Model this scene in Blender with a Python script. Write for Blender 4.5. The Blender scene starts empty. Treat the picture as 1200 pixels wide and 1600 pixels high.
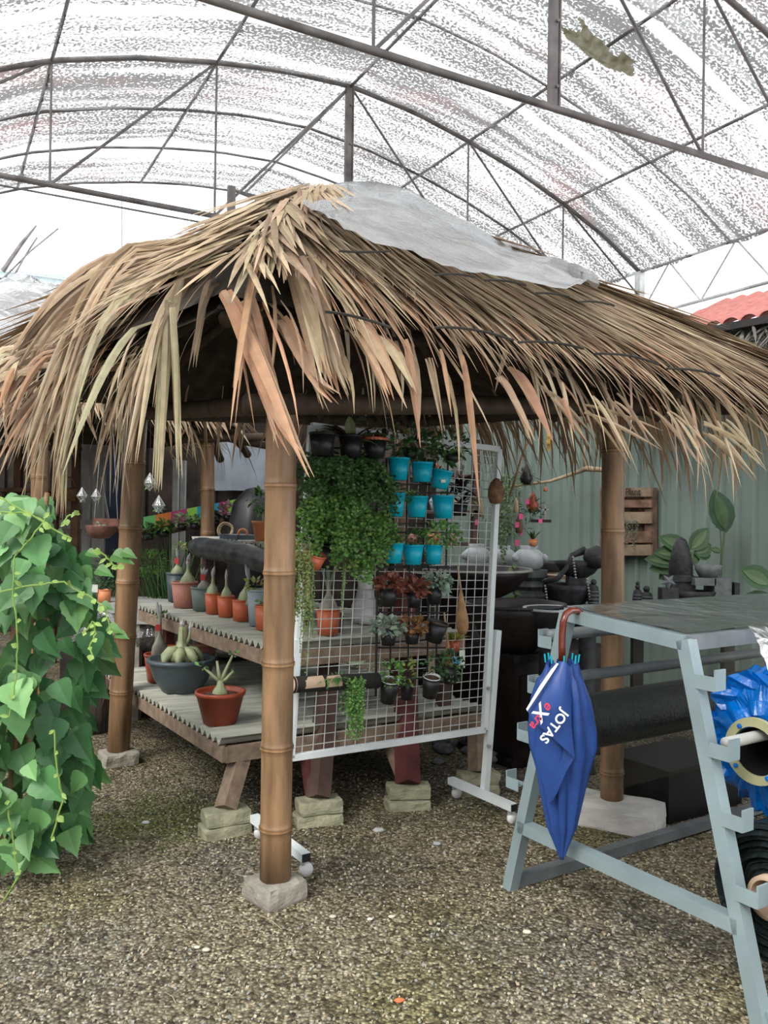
import bpy, math, random
import numpy as np
from mathutils import Vector, Matrix, noise as mnoise
random.seed(7)
D = bpy.data
SC = bpy.context.scene
V = Vector
# ------------------------------------------------------------ camera, sky, lights, exposure
FPX = 1300.0
ROLL = math.radians(0.8)
PITCH = math.radians(0.35)
CAM = V((0, 0, 1.5))
_f = V((0, math.cos(PITCH), math.sin(PITCH)))
_u0 = V((0, -math.sin(PITCH), math.cos(PITCH)))
_r0 = V((1, 0, 0))
_r = _r0*math.cos(ROLL) + _u0*math.sin(ROLL)
_u = _u0*math.cos(ROLL) - _r0*math.sin(ROLL)
cam = D.cameras.new('camera'); camo = D.objects.new('camera', cam); SC.collection.objects.link(camo)
cam.sensor_fit = 'VERTICAL'; cam.sensor_height = 36; cam.lens = FPX/1600*36
cam.clip_end = 200
camo.matrix_world = Matrix(((_r.x, _u.x, -_f.x, CAM.x), (_r.y, _u.y, -_f.y, CAM.y), (_r.z, _u.z, -_f.z, CAM.z), (0, 0, 0, 1)))
SC.camera = camo
w = D.worlds.new('world'); SC.world = w; w.use_nodes = True
bg = w.node_tree.nodes['Background']
bg.inputs[0].default_value = (0.95, 0.98, 1.0, 1); bg.inputs[1].default_value = 3.0
sun = D.lights.new('sun', 'SUN'); suno = D.objects.new('sun', sun); SC.collection.objects.link(suno)
sun.energy = 3.6; sun.angle = math.radians(25); sun.color = (1, 0.96, 0.88)
suno.rotation_euler = (V((0.45, 0.62, -0.75))).to_track_quat('-Z', 'Y').to_euler()
SC.view_settings.view_transform = 'Standard'; SC.view_settings.look = 'None'
SC.view_settings.gamma = 1; SC.view_settings.use_curve_mapping = False
SC.view_settings.exposure = -0.35
SC.render.film_transparent = False
try:
    SC.cycles.transparent_max_bounces = 16; SC.cycles.max_bounces = 7
    SC.cycles.diffuse_bounces = 4; SC.cycles.transmission_bounces = 6
except Exception: pass

def ray(px, py):
    return _f + _r*((px-600)/FPX) + _u*((800-py)/FPX)
def at(px, py, Y):
    r = ray(px, py); return CAM + r*(Y/r.y)
def on(px, py, z=0.0):
    r = ray(px, py); return CAM + r*((z-CAM.z)/r.z)
def hit(px, py, P, d):
    r = ray(px, py); n = V((-d[1], d[0], 0)); P = V((P[0], P[1], 0))
    t = (P-CAM).dot(n)/r.dot(n) if True else 0
    n3 = n; t = ((P.x-CAM.x)*n3.x+(P.y-CAM.y)*n3.y)/(r.x*n3.x+r.y*n3.y)
    return CAM + r*t
def rnd(a, b): return random.uniform(a, b)

# ------------------------------------------------------------ materials
M = {}
def nodes_mat(name):
    m = D.materials.new(name); m.use_nodes = True
    nt = m.node_tree; nt.nodes.clear()
    out = nt.nodes.new('ShaderNodeOutputMaterial')
    return m, nt, out
def mat(name, col, rough=0.7, metal=0.0, var=0.15, scale=8, bump=0.0, bscale=40, stretch=(1, 1, 1), attr=False, col2=None, trans=0.0, spec=0.4, transl=0.0, rotz=0.0):
    m, nt, out = nodes_mat(name); N = nt.nodes; L = nt.links
    b = N.new('ShaderNodeBsdfPrincipled'); L.new(b.outputs[0], out.inputs[0])
    b.inputs['Roughness'].default_value = rough; b.inputs['Metallic'].default_value = metal
    b.inputs['Specular IOR Level'].default_value = spec
    if trans: b.inputs['Transmission Weight'].default_value = trans
    tc = N.new('ShaderNodeTexCoord'); mp = N.new('ShaderNodeMapping'); mp.inputs['Scale'].default_value = stretch; mp.vector_type = 'TEXTURE' if rotz else 'POINT'; mp.inputs['Rotation'].default_value = (0, 0, rotz)
    L.new(tc.outputs['Object'], mp.inputs[0])
    nz = N.new('ShaderNodeTexNoise'); nz.inputs['Scale'].default_value = scale; nz.inputs['Detail'].default_value = 6
    L.new(mp.outputs[0], nz.inputs[0])
    rp = N.new('ShaderNodeValToRGB'); L.new(nz.outputs[0], rp.inputs[0])
    rp.color_ramp.elements[0].position = 0.3; rp.color_ramp.elements[1].position = 0.7
    c2 = col2 if col2 else tuple(c*(1-var*2) for c in col)
    c1 = col if col2 else tuple(min(1, c*(1+var)) for c in col)
    rp.color_ramp.elements[0].color = (*c2, 1); rp.color_ramp.elements[1].color = (*c1, 1)
    if attr:
        a = N.new('ShaderNodeAttribute'); a.attribute_name = 'Col'
        mx = N.new('ShaderNodeMix'); mx.data_type = 'RGBA'; mx.blend_type = 'MULTIPLY'; mx.inputs[0].default_value = 1
        L.new(a.outputs['Color'], mx.inputs[6]); L.new(rp.outputs[0], mx.inputs[7])
        L.new(mx.outputs[2], b.inputs['Base Color']); csrc = mx.outputs[2]
    else:
        L.new(rp.outputs[0], b.inputs['Base Color']); csrc = rp.outputs[0]
    if transl:
        t = N.new('ShaderNodeBsdfTranslucent'); L.new(csrc, t.inputs[0])
        ms = N.new('ShaderNodeMixShader'); ms.inputs[0].default_value = transl
        L.new(b.outputs[0], ms.inputs[1]); L.new(t.outputs[0], ms.inputs[2]); L.new(ms.outputs[0], out.inputs[0])
    if bump:
        n2 = N.new('ShaderNodeTexNoise'); n2.inputs['Scale'].default_value = bscale; n2.inputs['Detail'].default_value = 5
        L.new(mp.outputs[0], n2.inputs[0])
        bp = N.new('ShaderNodeBump'); bp.inputs['Strength'].default_value = bump; bp.inputs['Distance'].default_value = 0.01
        L.new(n2.outputs[0], bp.inputs['Height']); L.new(bp.outputs[0], b.inputs['Normal'])
    M[name] = m; return m
def clear_mat(name, col, white, rough=0.15, nscale=10, gloss=0.25, dens=(0.35, 0.75), fres=0.8):
    """clear creased plastic sheet: transparent, a little milky, shiny"""
    m, nt, out = nodes_mat(name); N = nt.nodes; L = nt.links
    tr = N.new('ShaderNodeBsdfTransparent'); tr.inputs[0].default_value = (0.93, 0.94, 0.95, 1)
    df = N.new('ShaderNodeBsdfDiffuse'); df.inputs[0].default_value = (*col, 1)
    tl = N.new('ShaderNodeBsdfTranslucent'); tl.inputs[0].default_value = (*col, 1)
    ad = N.new('ShaderNodeMixShader'); ad.inputs[0].default_value = 0.5; L.new(df.outputs[0], ad.inputs[1]); L.new(tl.outputs[0], ad.inputs[2])
    gl = N.new('ShaderNodeBsdfGlossy'); gl.inputs['Roughness'].default_value = rough; gl.inputs[0].default_value = (0.9, 0.9, 0.9, 1)
    tc = N.new('ShaderNodeTexCoord'); nz = N.new('ShaderNodeTexNoise'); nz.inputs['Scale'].default_value = nscale; nz.inputs['Detail'].default_value = 8; nz.inputs['Distortion'].default_value = 1.5
    L.new(tc.outputs['Object'], nz.inputs[0])
    mr = N.new('ShaderNodeMapRange'); mr.inputs[1].default_value = dens[0]; mr.inputs[2].default_value = dens[1]
    mr.inputs[3].default_value = white*0.5; mr.inputs[4].default_value = min(1, white*1.5); L.new(nz.outputs[0], mr.inputs[0])
    ms = N.new('ShaderNodeMixShader'); L.new(mr.outputs[0], ms.inputs[0]); L.new(tr.outputs[0], ms.inputs[1]); L.new(ad.outputs[0], ms.inputs[2])
    fr = N.new('ShaderNodeFresnel'); fr.inputs[0].default_value = 1.45
    bp = N.new('ShaderNodeBump'); bp.inputs['Strength'].default_value = 0.8; bp.inputs['Distance'].default_value = 0.02; L.new(nz.outputs[0], bp.inputs['Height'])
    L.new(bp.outputs[0], gl.inputs['Normal']); L.new(bp.outputs[0], fr.inputs['Normal'])
    mu = N.new('ShaderNodeMath'); mu.operation = 'MULTIPLY_ADD'; L.new(fr.outputs[0], mu.inputs[0]); mu.inputs[1].default_value = fres; mu.inputs[2].default_value = gloss*0.15
    m2 = N.new('ShaderNodeMixShader'); L.new(mu.outputs[0], m2.inputs[0]); L.new(ms.outputs[0], m2.inputs[1]); L.new(gl.outputs[0], m2.inputs[2])
    L.new(m2.outputs[0], out.inputs[0]); M[name] = m; return m

mat('thatch', (1, 1, 1), 0.75, var=0.12, scale=25, attr=True, spec=0.25, transl=0.12)
mat('bamboo_shaded', (0.06, 0.04, 0.025), 0.7, var=0.22, scale=3, stretch=(6, 6, 0.8), attr=True)  # shade under the thatch darkened into the bamboo colour, for beams and rafters
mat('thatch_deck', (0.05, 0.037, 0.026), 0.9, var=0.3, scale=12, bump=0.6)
mat('cord', (0.03, 0.025, 0.02), 0.9)
mat('bamboo', (0.27, 0.16, 0.085), 0.45, var=0.3, scale=3, stretch=(6, 6, 0.8), bump=0.15, bscale=30, attr=True)
mat('steel', (0.17, 0.155, 0.15), 0.55, metal=0.3, var=0.25, scale=6)
mat('steel_light', (0.5, 0.5, 0.5), 0.5, metal=0.4, var=0.2)
mat('concrete', (0.33, 0.31, 0.26), 0.95, var=0.2, scale=9, bump=0.5, bscale=60)
mat('mossy_brick', (0.36, 0.35, 0.24), 0.95, var=0.25, scale=9, bump=0.5, bscale=60)
mat('white_block', (0.62, 0.6, 0.57), 0.95, var=0.12, scale=7, bump=0.4, bscale=50)
mat('rack_paint', (0.72, 0.77, 0.78), 0.45, var=0.06, scale=5)
mat('wire', (0.62, 0.64, 0.62), 0.45, metal=0.3)
mat('grey_paint', (0.25, 0.32, 0.34), 0.4, var=0.1, scale=5)
mat('grey_tube', (0.17, 0.19, 0.2), 0.5, var=0.2, scale=6)
mat('timber', (0.25, 0.18, 0.13), 0.85, var=0.2, scale=5, stretch=(4, 4, 4), bump=0.2)
mat('timber_dark', (0.085, 0.05, 0.04), 0.8, var=0.25, scale=6, bump=0.2)
mat('timber_red', (0.11, 0.028, 0.026), 0.8, var=0.25, scale=6, bump=0.2)
mat('corrugated', (0.50, 0.51, 0.45), 0.8, scale=6, stretch=(5.0, 0.12, 1), rotz=math.radians(26.5), bump=0.1, col2=(0.26, 0.26, 0.22))
mat('terracotta', (0.56, 0.135, 0.06), 0.42, var=0.08)
mat('terracotta_dark', (0.36, 0.07, 0.035), 0.35, var=0.12)
mat('terracotta_pale', (0.52, 0.22, 0.17), 0.6, var=0.12)
mat('orange_pot', (0.72, 0.26, 0.12), 0.5, var=0.06)
mat('slate_pot', (0.075, 0.10, 0.115), 0.38, var=0.12)
mat('green_grey_pot', (0.17, 0.22, 0.2), 0.5, var=0.12)
mat('blue_grey_pot', (0.32, 0.38, 0.42), 0.5, var=0.1)
mat('turquoise', (0.0, 0.36, 0.50), 0.38, var=0.05)
mat('black_plastic', (0.014, 0.014, 0.016), 0.4, var=0.2)
mat('black_iron', (0.012, 0.012, 0.012), 0.5)
mat('pot_white', (0.7, 0.7, 0.7), 0.5)
mat('soil', (0.11, 0.06, 0.035), 1, var=0.4, scale=60, bump=0.8, bscale=90)
mat('leaf', (1, 1, 1), 0.45, var=0.12, scale=14, attr=True, transl=0.22, spec=0.4)
mat('caudex', (0.34, 0.38, 0.22), 0.55, var=0.2, scale=14, bump=0.1)
mat('caudex_grey', (0.30, 0.29, 0.24), 0.6, var=0.2, scale=14, bump=0.1)
mat('wrap', (0.4, 0.39, 0.4), 0.25, var=0.1, scale=30)
mat('tag_red', (0.6, 0.05, 0.05), 0.5); mat('tag_pink', (0.9, 0.12, 0.32), 0.5); mat('tag_blue', (0.1, 0.4, 0.7), 0.5); mat('tag_white', (0.7, 0.72, 0.66), 0.5)
mat('dark_wood', (0.022, 0.016, 0.015), 0.45, var=0.3, scale=8, bump=0.25)
mat('dark_stone', (0.035, 0.036, 0.04), 0.6, var=0.3, scale=20, bump=0.3)
mat('grey_stone', (0.16, 0.17, 0.175), 0.8, var=0.15, scale=25, bump=0.3)
mat('bowl_rim', (0.35, 0.33, 0.3), 0.5)
mat('ceramic', (0.52, 0.55, 0.56), 0.5, var=0.12, scale=12, bump=0.15)
mat('umbrella_blue', (0.022, 0.065, 0.25), 0.42, var=0.08, scale=14, spec=0.4)
mat('umbrella_white', (0.62, 0.64, 0.66), 0.6, var=0.05)
mat('print_white', (0.85, 0.88, 0.9), 0.6, var=0); mat('print_red', (0.75, 0.04, 0.07), 0.6, var=0)
mat('handle_wood', (0.15, 0.028, 0.012), 0.22, var=0.2, scale=12, spec=0.6)
mat('net_black', (0.012, 0.02, 0.02), 0.55, var=0.3, scale=30, bump=0.5, bscale=80)
mat('grass_mat', (0.06, 0.16, 0.03), 0.8, var=0.3, scale=40, bump=0.8)
mat('core_green', (0.36, 0.36, 0.2), 0.6, var=0.08); mat('core_brown', (0.5, 0.36, 0.25), 0.8, var=0.08)
mat('wall_wood', (0.035, 0.025, 0.02), 0.9, var=0.4, scale=4, bump=0.3)
mat('wicker', (0.2, 0.1, 0.05), 0.7, var=0.3, scale=30, bump=0.5)
mat('basket', (0.4, 0.22, 0.1), 0.6, var=0.2, scale=20, bump=0.4)
mat('branch', (0.45, 0.34, 0.22), 0.8, var=0.2, scale=12, bump=0.3)
mat('bark', (0.12, 0.09, 0.07), 0.95, var=0.1, scale=3, stretch=(30, 30, 2), bump=1, bscale=12, col2=(0.02, 0.018, 0.02))
mat('sign_text', (0.05, 0.03, 0.02), 0.8)
mat('white_frame', (0.42, 0.42, 0.41), 0.6, var=0.1)
mat('blue_door', (0.012, 0.02, 0.045), 0.3)
mat('grey_slab', (0.35, 0.36, 0.34), 0.8, var=0.15, scale=5)
mat('pink_tile', (0.62, 0.23, 0.2), 0.7, var=0.1, scale=20)
mat('roof_metal', (0.42, 0.5, 0.52), 0.5, var=0.1)
mat('pebble', (1, 1, 1), 0.85, var=0.15, scale=60, attr=True)
for nme, c in dict(green=(0.2, 0.65, 0.2), orange=(0.9, 0.25, 0.05), magenta=(0.55, 0.05, 0.22), lime=(0.4, 0.8, 0.1), cyan=(0.02, 0.45, 0.6)).items():
    mat('board_'+nme, c, 0.5, var=0.04)
clear_mat('clear_sheet', (0.62, 0.65, 0.69), 0.42, nscale=2.2, gloss=0.5, dens=(0.4, 0.62))
clear_mat('clear_wrap', (0.8, 0.8, 0.8), 0.2, nscale=9, gloss=0.5)
clear_mat('table_sheet', (0.27, 0.3, 0.31), 0.68, nscale=5, gloss=0.4)
clear_mat('hang_sheet', (0.3, 0.3, 0.28), 0.07, nscale=4, gloss=0.0, fres=0.1)
clear_mat('glass_clear', (0.5, 0.55, 0.5), 0.2, nscale=6, gloss=0.3, fres=0.5)

def gravel_mat():
    m, nt, out = nodes_mat('gravel'); N = nt.nodes; L = nt.links
    b = N.new('ShaderNodeBsdfPrincipled'); L.new(b.outputs[0], out.inputs[0]); b.inputs['Roughness'].default_value = 0.9
    b.inputs['Specular IOR Level'].default_value = 0.25
    tc = N.new('ShaderNodeTexCoord')
    wz = N.new('ShaderNodeTexNoise'); wz.inputs['Scale'].default_value = 30; L.new(tc.outputs['Object'], wz.inputs[0])
    vo = N.new('ShaderNodeTexVoronoi'); vo.inputs['Scale'].default_value = 78; L.new(tc.outputs['Object'], vo.inputs[0])
    hs = N.new('ShaderNodeSeparateColor'); L.new(vo.outputs['Color'], hs.inputs[0])
    rp = N.new('ShaderNodeValToRGB'); L.new(hs.outputs[0], rp.inputs[0])
    e = rp.color_ramp.elements; e[0].color = (0.07, 0.058, 0.036, 1); e[1].color = (0.66, 0.58, 0.41, 1)
    x = e.new(0.45); x.color = (0.25, 0.21, 0.135, 1); x = e.new(0.85); x.color = (0.41, 0.355, 0.24, 1)
    # patches: grey, mossy, damp
    def patch(scale, lo, hi, seed):
        n = N.new('ShaderNodeTexNoise'); n.inputs['Scale'].default_value = scale; n.inputs['Detail'].default_value = 4
        mp = N.new('ShaderNodeMapping'); mp.inputs['Location'].default_value = (seed, seed*0.7, 0); L.new(tc.outputs['Object'], mp.inputs[0]); L.new(mp.outputs[0], n.inputs[0])
        r = N.new('ShaderNodeMapRange'); r.inputs[1].default_value = lo; r.inputs[2].default_value = hi; L.new(n.outputs[0], r.inputs[0]); return r.outputs[0]
    def mul(src, fac, col):
        mx = N.new('ShaderNodeMix'); mx.data_type = 'RGBA'; mx.blend_type = 'MULTIPLY'; L.new(fac, mx.inputs[0]); L.new(src, mx.inputs[6]); mx.inputs[7].default_value = (*col, 1); return mx.outputs[2]
    c = mul(rp.outputs[0], patch(1.1, 0.48, 0.62, 3), (0.80, 0.83, 0.95))
    c = mul(c, patch(1.3, 0.52, 0.66, 11), (0.85, 0.87, 0.68))
    c = mul(c, patch(0.9, 0.5, 0.66, 21), (0.6, 0.57, 0.53))
    c = mul(c, patch(7, 0.5, 0.75, 5), (0.6, 0.6, 0.55))
    # moss patch beside the low table
    mp = N.new('ShaderNodeMapping'); mp.inputs['Location'].default_value = (1.05, -4.1, 0); L.new(tc.outputs['Object'], mp.inputs[0])
    ln = N.new('ShaderNodeVectorMath'); ln.operation = 'LENGTH'; L.new(mp.outputs[0], ln.inputs[0])
    wn = N.new('ShaderNodeTexNoise'); wn.inputs['Scale'].default_value = 7; L.new(tc.outputs['Object'], wn.inputs[0])
    ad = N.new('ShaderNodeMath'); ad.operation = 'MULTIPLY_ADD'; L.new(wn.outputs[0], ad.inputs[0]); ad.inputs[1].default_value = 0.8; L.new(ln.outputs['Value'], ad.inputs[2])
    r = N.new('ShaderNodeMapRange'); r.inputs[1].default_value = 0.85; r.inputs[2].default_value = 0.6; L.new(ad.outputs[0], r.inputs[0])
    c = mul(c, r.outputs[0], (0.72, 0.86, 0.5))
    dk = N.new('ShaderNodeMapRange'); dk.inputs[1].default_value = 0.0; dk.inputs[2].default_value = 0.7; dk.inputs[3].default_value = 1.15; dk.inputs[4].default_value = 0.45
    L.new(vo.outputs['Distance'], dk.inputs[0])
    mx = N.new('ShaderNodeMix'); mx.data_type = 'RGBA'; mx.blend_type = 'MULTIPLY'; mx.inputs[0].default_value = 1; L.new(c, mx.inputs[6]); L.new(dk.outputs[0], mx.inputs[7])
    L.new(mx.outputs[2], b.inputs['Base Color'])
    iv = N.new('ShaderNodeMath'); iv.operation = 'SUBTRACT'; iv.inputs[0].default_value = 1; L.new(vo.outputs['Distance'], iv.inputs[1])
    hh = N.new('ShaderNodeMath'); hh.operation = 'ADD'; L.new(iv.outputs[0], hh.inputs[0]); L.new(hs.outputs[1], hh.inputs[1])
    bp = N.new('ShaderNodeBump'); bp.inputs['Strength'].default_value = 1.0; bp.inputs['Distance'].default_value = 0.008; L.new(hh.outputs[0], bp.inputs['Height'])
    L.new(bp.outputs[0], b.inputs['Normal']); M['gravel'] = m
gravel_mat()

def film_mat():
    """greenhouse film beaded with rain and dirt; UV.x = metres round the arch, UV.y = metres along the house"""
    m, nt, out = nodes_mat('roof_film'); N = nt.nodes; L = nt.links
    uv = N.new('ShaderNodeUVMap'); uv.uv_map = 'UVMap'
    def noise(sc, det, st, dist=0):
        mp = N.new('ShaderNodeMapping'); mp.inputs['Scale'].default_value = (*st, 1); L.new(uv.outputs[0], mp.inputs[0])
        n = N.new('ShaderNodeTexNoise'); n.inputs['Scale'].default_value = sc; n.inputs['Detail'].default_value = det; n.inputs['Distortion'].default_value = dist
        L.new(mp.outputs[0], n.inputs[0]); return n.outputs[0]
    def rng(s, a, b_, c=0, d=1):
        r = N.new('ShaderNodeMapRange'); L.new(s, r.inputs[0]); r.inputs[1].default_value = a; r.inputs[2].default_value = b_; r.inputs[3].default_value = c; r.inputs[4].default_value = d; return r.outputs[0]
    def math2(op, a, b_):
        n = N.new('ShaderNodeMath'); n.operation = op
        for i, x in enumerate((a, b_)):
            if isinstance(x, (int, float)): n.inputs[i].default_value = x
            else: L.new(x, n.inputs[i])
        return n.outputs[0]
    streak = noise(1.0, 4, (0.45, 8)); fine = noise(42, 6, (0.8, 1)); big = noise(0.5, 2, (0.6, 1.6)); haze = noise(3.0, 3, (0.15, 3))
    # droplets gather along streaks
    thr = math2('SUBTRACT', 0.885, math2('ADD', math2('MULTIPLY', streak, 0.46), math2('MULTIPLY', big, 0.34)))
    spk = rng(math2('SUBTRACT', fine, thr), -0.05, 0.05)
    fac = math2('ADD', math2('MULTIPLY', spk, 0.75), math2('MULTIPLY', rng(haze, 0.32, 0.66), 0.5))
    # clear seams
    sep = N.new('ShaderNodeSeparateXYZ'); L.new(uv.outputs[0], sep.inputs[0])
    for v0, wd in FILM_SEAMS:
        dd = math2('ABSOLUTE', math2('SUBTRACT', math2('ADD', sep.outputs[1], math2('MULTIPLY', big, 0.4)), v0+0.2), 0)
        fac = math2('MULTIPLY', fac, rng(dd, wd*0.6, wd, 0.08, 1))
    tint = N.new('ShaderNodeMix'); tint.data_type = 'RGBA'; L.new(rng(noise(0.8, 3, (0.8, 1.6)), 0.55, 0.8), tint.inputs[0])
    tint.inputs[6].default_value = (0.12, 0.118, 0.118, 1); tint.inputs[7].default_value = (0.2, 0.125, 0.125, 1)
    tr = N.new('ShaderNodeBsdfTransparent'); tl = N.new('ShaderNodeBsdfTranslucent'); L.new(tint.outputs[2], tl.inputs[0])
    ms = N.new('ShaderNodeMixShader'); L.new(fac, ms.inputs[0]); L.new(tr.outputs[0], ms.inputs[1]); L.new(tl.outputs[0], ms.inputs[2]); L.new(ms.outputs[0], out.inputs[0])
    M['roof_film'] = m
FILM_SEAMS = [(2.05, 0.33), (-0.85, 0.07), (-2.6, 0.06), (-4.6, 0.3)]
film_mat()

# ------------------------------------------------------------ mesh building
ROOT = {}
class MB:
    def __init__(s): s.v = []; s.f = []; s.c = []; s.uv = None; s.col = (1, 1, 1)
    def add(s, vs, fs):
        o = len(s.v); s.v.extend([tuple(p) for p in vs]); s.f.extend([tuple(i+o for i in f) for f in fs]); s.c.extend([s.col]*len(fs)); return s
    def box(s, c, sz, ax=None, ay=None, az=None):
        c = V(c); ax = V(ax) if ax else V((1, 0, 0)); ay = V(ay) if ay else V((0, 1, 0)); az = V(az) if az else V((0, 0, 1))
        a, b, d = ax*sz[0]/2, ay*sz[1]/2, az*sz[2]/2
        vs = [c+a*i+b*j+d*k for i in (-1, 1) for j in (-1, 1) for k in (-1, 1)]
        return s.add(vs, [(0, 1, 3, 2), (4, 6, 7, 5), (0, 4, 5, 1), (2, 3, 7, 6), (0, 2, 6, 4), (1, 5, 7, 3)])
    def beam(s, p, q, w, h, up=(0, 0, 1)):
        p, q = V(p), V(q); d = (q-p); l = d.length; d.normalize(); up = V(up); sd = d.cross(up)
        if sd.length < 1e-3: sd = d.cross(V((1, 0, 0)))
        sd.normalize(); u = sd.cross(d)
        return s.box((p+q)/2, (l, w, h), d, sd, u)
    def tube(s, pts, r, n=8, cap=True, sx=1.0):
        pts = [V(p) for p in pts]; k = len(pts)
        rs = r if hasattr(r, '__len__') else [r]*k
        vs = []; prev = None
        for i, p in enumerate(pts):
            d = (pts[min(i+1, k-1)]-pts[max(i-1, 0)])
            if d.length < 1e-9: d = V((0, 0, 1))
            d.normalize()
            a = prev if prev is not None else (V((0, 0, 1)) if abs(d.z) < 0.9 else V((1, 0, 0)))
            a = (a - d*a.dot(d))
            if a.length < 1e-6: a = d.orthogonal()
            a.normalize(); prev = a; b = d.cross(a)
            for j in range(n):
                t = 2*math.pi*j/n; vs.append(p+(a*math.cos(t)+b*math.sin(t)*sx)*rs[i])
        fs = [(i*n+j, i*n+(j+1) % n, (i+1)*n+(j+1) % n, (i+1)*n+j) for i in range(k-1) for j in range(n)]
        if cap: fs += [tuple(range(n))[::-1], tuple((k-1)*n+j for j in range(n))]
        return s.add(vs, fs)
    def lathe(s, prof, c, n=20, ax=(0, 0, 1), wob=0, squash=(1, 1), cap=True):
        """prof: list of (radius, height)"""
        c = V(c); az = V(ax).normalized(); a = az.orthogonal().normalized() if abs(az.z) < 0.99 else V((1, 0, 0)); b = az.cross(a); k = len(prof); vs = []
        for i, (r, h) in enumerate(prof):
            for j in range(n):
                t = 2*math.pi*j/n; rr = r*(1+(wob*mnoise.noise(V((math.cos(t)*2, math.sin(t)*2, h*9+c.x*7))) if wob else 0))
                vs.append(c+az*h+a*rr*math.cos(t)*squash[0]+b*rr*math.sin(t)*squash[1])
        fs = [(i*n+j, i*n+(j+1) % n, (i+1)*n+(j+1) % n, (i+1)*n+j) for i in range(k-1) for j in range(n)]
        ring = abs(prof[0][0]-prof[-1][0]) < .5*max(prof[0][0], 1e-6) and abs(prof[0][1]-prof[-1][1]) < .03
        if ring or not cap: return s.add(vs, fs)
        if prof[0][0] > 1e-4: fs.append(tuple(range(n))[::-1])
        if prof[-1][0] > 1e-4: fs.append(tuple((k-1)*n+j for j in range(n)))
        return s.add(vs, fs)
    def grid(s, pts, uvs=None):
        m, n = len(pts), len(pts[0]); vs = [p for row in pts for p in row]
        fs = [(i*n+j, i*n+j+1, (i+1)*n+j+1, (i+1)*n+j) for i in range(m-1) for j in range(n-1)]
        if uvs: s.uv = [u for row in uvs for u in row]
        return s.add(vs, fs)
    def blade(s, p, d, L, wd, up=(0, 0, 1), droop=0.0, n=5, fold=0.25, swirl=0.0, maxdown=1.0, wprof=None):
        p = V(p); d = V(d).normalized(); up = V(up); sg = L/n; vs = []
        for i in range(n+1):
            t = i/n
            wv = (wprof(t) if wprof else (0.55+0.45*min(1, t/0.25) if t < 0.45 else max(0.03, 1-((t-0.45)/0.55)**1.5)))*wd
            sd = d.cross(up)
            if sd.length < 1e-3: sd = d.orthogonal()
            sd.normalize(); nn = sd.cross(d)
            vs += [p-sd*wv/2-nn*fold*wv*0.5, p, p+sd*wv/2-nn*fold*wv*0.5]
            d = (d+V((0, 0, -1))*droop/n*(0.4+1.6*t)+sd*swirl/n).normalized(); p = p+d*sg
        fs = []
        for i in range(n):
            a = i*3; fs += [(a, a+1, a+4, a+3), (a+1, a+2, a+5, a+4)]
        return s.add(vs, fs)
    def leaf(s, p, d, nrm, L, W, pts=((0, 0), (0.25, 0.75), (0.55, 1.0), (0.8, 0.5), (1, 0)), bend=0.15):
        """flat leaf with a mid rib: outline (t, halfwidth)"""
        p = V(p); d = V(d).normalized(); nrm = V(nrm); sd = d.cross(nrm)
        if sd.length < 1e-3: sd = d.orthogonal()
        sd.normalize(); nn = sd.cross(d); k = len(pts); vs = []
        for t, wv in pts:
            c = p+d*L*t-nn*bend*L*t*t
            vs += [c-sd*W/2*wv+nn*0.12*W*wv, c, c+sd*W/2*wv+nn*0.12*W*wv]
        fs = []
        for i in range(k-1):
            a = i*3; fs += [(a, a+1, a+4, a+3), (a+1, a+2, a+5, a+4)]
        return s.add(vs, fs)
    def build(s, name, m, parent=None, smooth=False):
        off = V((0, 0, 0))
        if parent is not None: off = ROOT[parent.name]
        me = D.meshes.new(name)
        me.from_pydata([(a[0]-off.x, a[1]-off.y, a[2]-off.z) for a in s.v], [], s.f)
        cols = s.c
        if any(c != (1, 1, 1) for c in cols):
            ca = me.color_attributes.new('Col', 'FLOAT_COLOR', 'CORNER')
            nl = np.fromiter((len(f) for f in s.f), int, len(s.f))
            arr = np.repeat(np.array([(c[0], c[1], c[2], 1.0) for c in cols], 'f'), nl, axis=0)
            ca.data.foreach_set('color', arr.ravel())
        elif M[m].node_tree.nodes.get('Attribute'):
            ca = me.color_attributes.new('Col', 'FLOAT_COLOR', 'CORNER')
            nl = sum(len(f) for f in s.f); ca.data.foreach_set('color', np.ones(nl*4, 'f'))
        if s.uv:
            ul = me.uv_layers.new(name='UVMap')
            for lp in me.loops: ul.data[lp.index].uv = s.uv[lp.vertex_index]
        if smooth: me.polygons.foreach_set('use_smooth', [True]*len(me.polygons))
        me.materials.append(M[m]); me.update()
        o = D.objects.new(name, me); SC.collection.objects.link(o)
        if parent is not None: o.parent = parent; ROOT[o.name] = off
        else: ROOT[o.name] = V((0, 0, 0))
        return o
def thing(name, label, cat, loc, group=None):
    o = D.objects.new(name, None); SC.collection.objects.link(o); o.location = V(loc); o.empty_display_size = 0.1
    ROOT[o.name] = V(loc); o['label'] = label; o['category'] = cat
    if group: o['group'] = group
    return o
def tag(o, label, cat, group=None, kind=None):
    if label: o['label'] = label
    if cat: o['category'] = cat
    if group: o['group'] = group
    if kind: o['kind'] = kind
    # put the origin of a one-mesh thing at its base
    if o.type == 'MESH' and kind != 'structure' and len(o.data.vertices):
        n = len(o.data.vertices); a = np.empty(n*3, 'f'); o.data.vertices.foreach_get('co', a); a = a.reshape(-1, 3)
        b = np.array([(a[:, 0].min()+a[:, 0].max())/2, (a[:, 1].min()+a[:, 1].max())/2, a[:, 2].min()], 'f')
        a -= b; o.data.vertices.foreach_set('co', a.ravel()); o.data.update(); o.location = V([float(x) for x in b]); ROOT[o.name] = V(o.location)
    return o
def vary(c, a=0.15):
    k = 1+rnd(-a, a); return tuple(max(0, min(1, x*k*(1+rnd(-a*0.3, a*0.3)))) for x in c)
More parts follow.
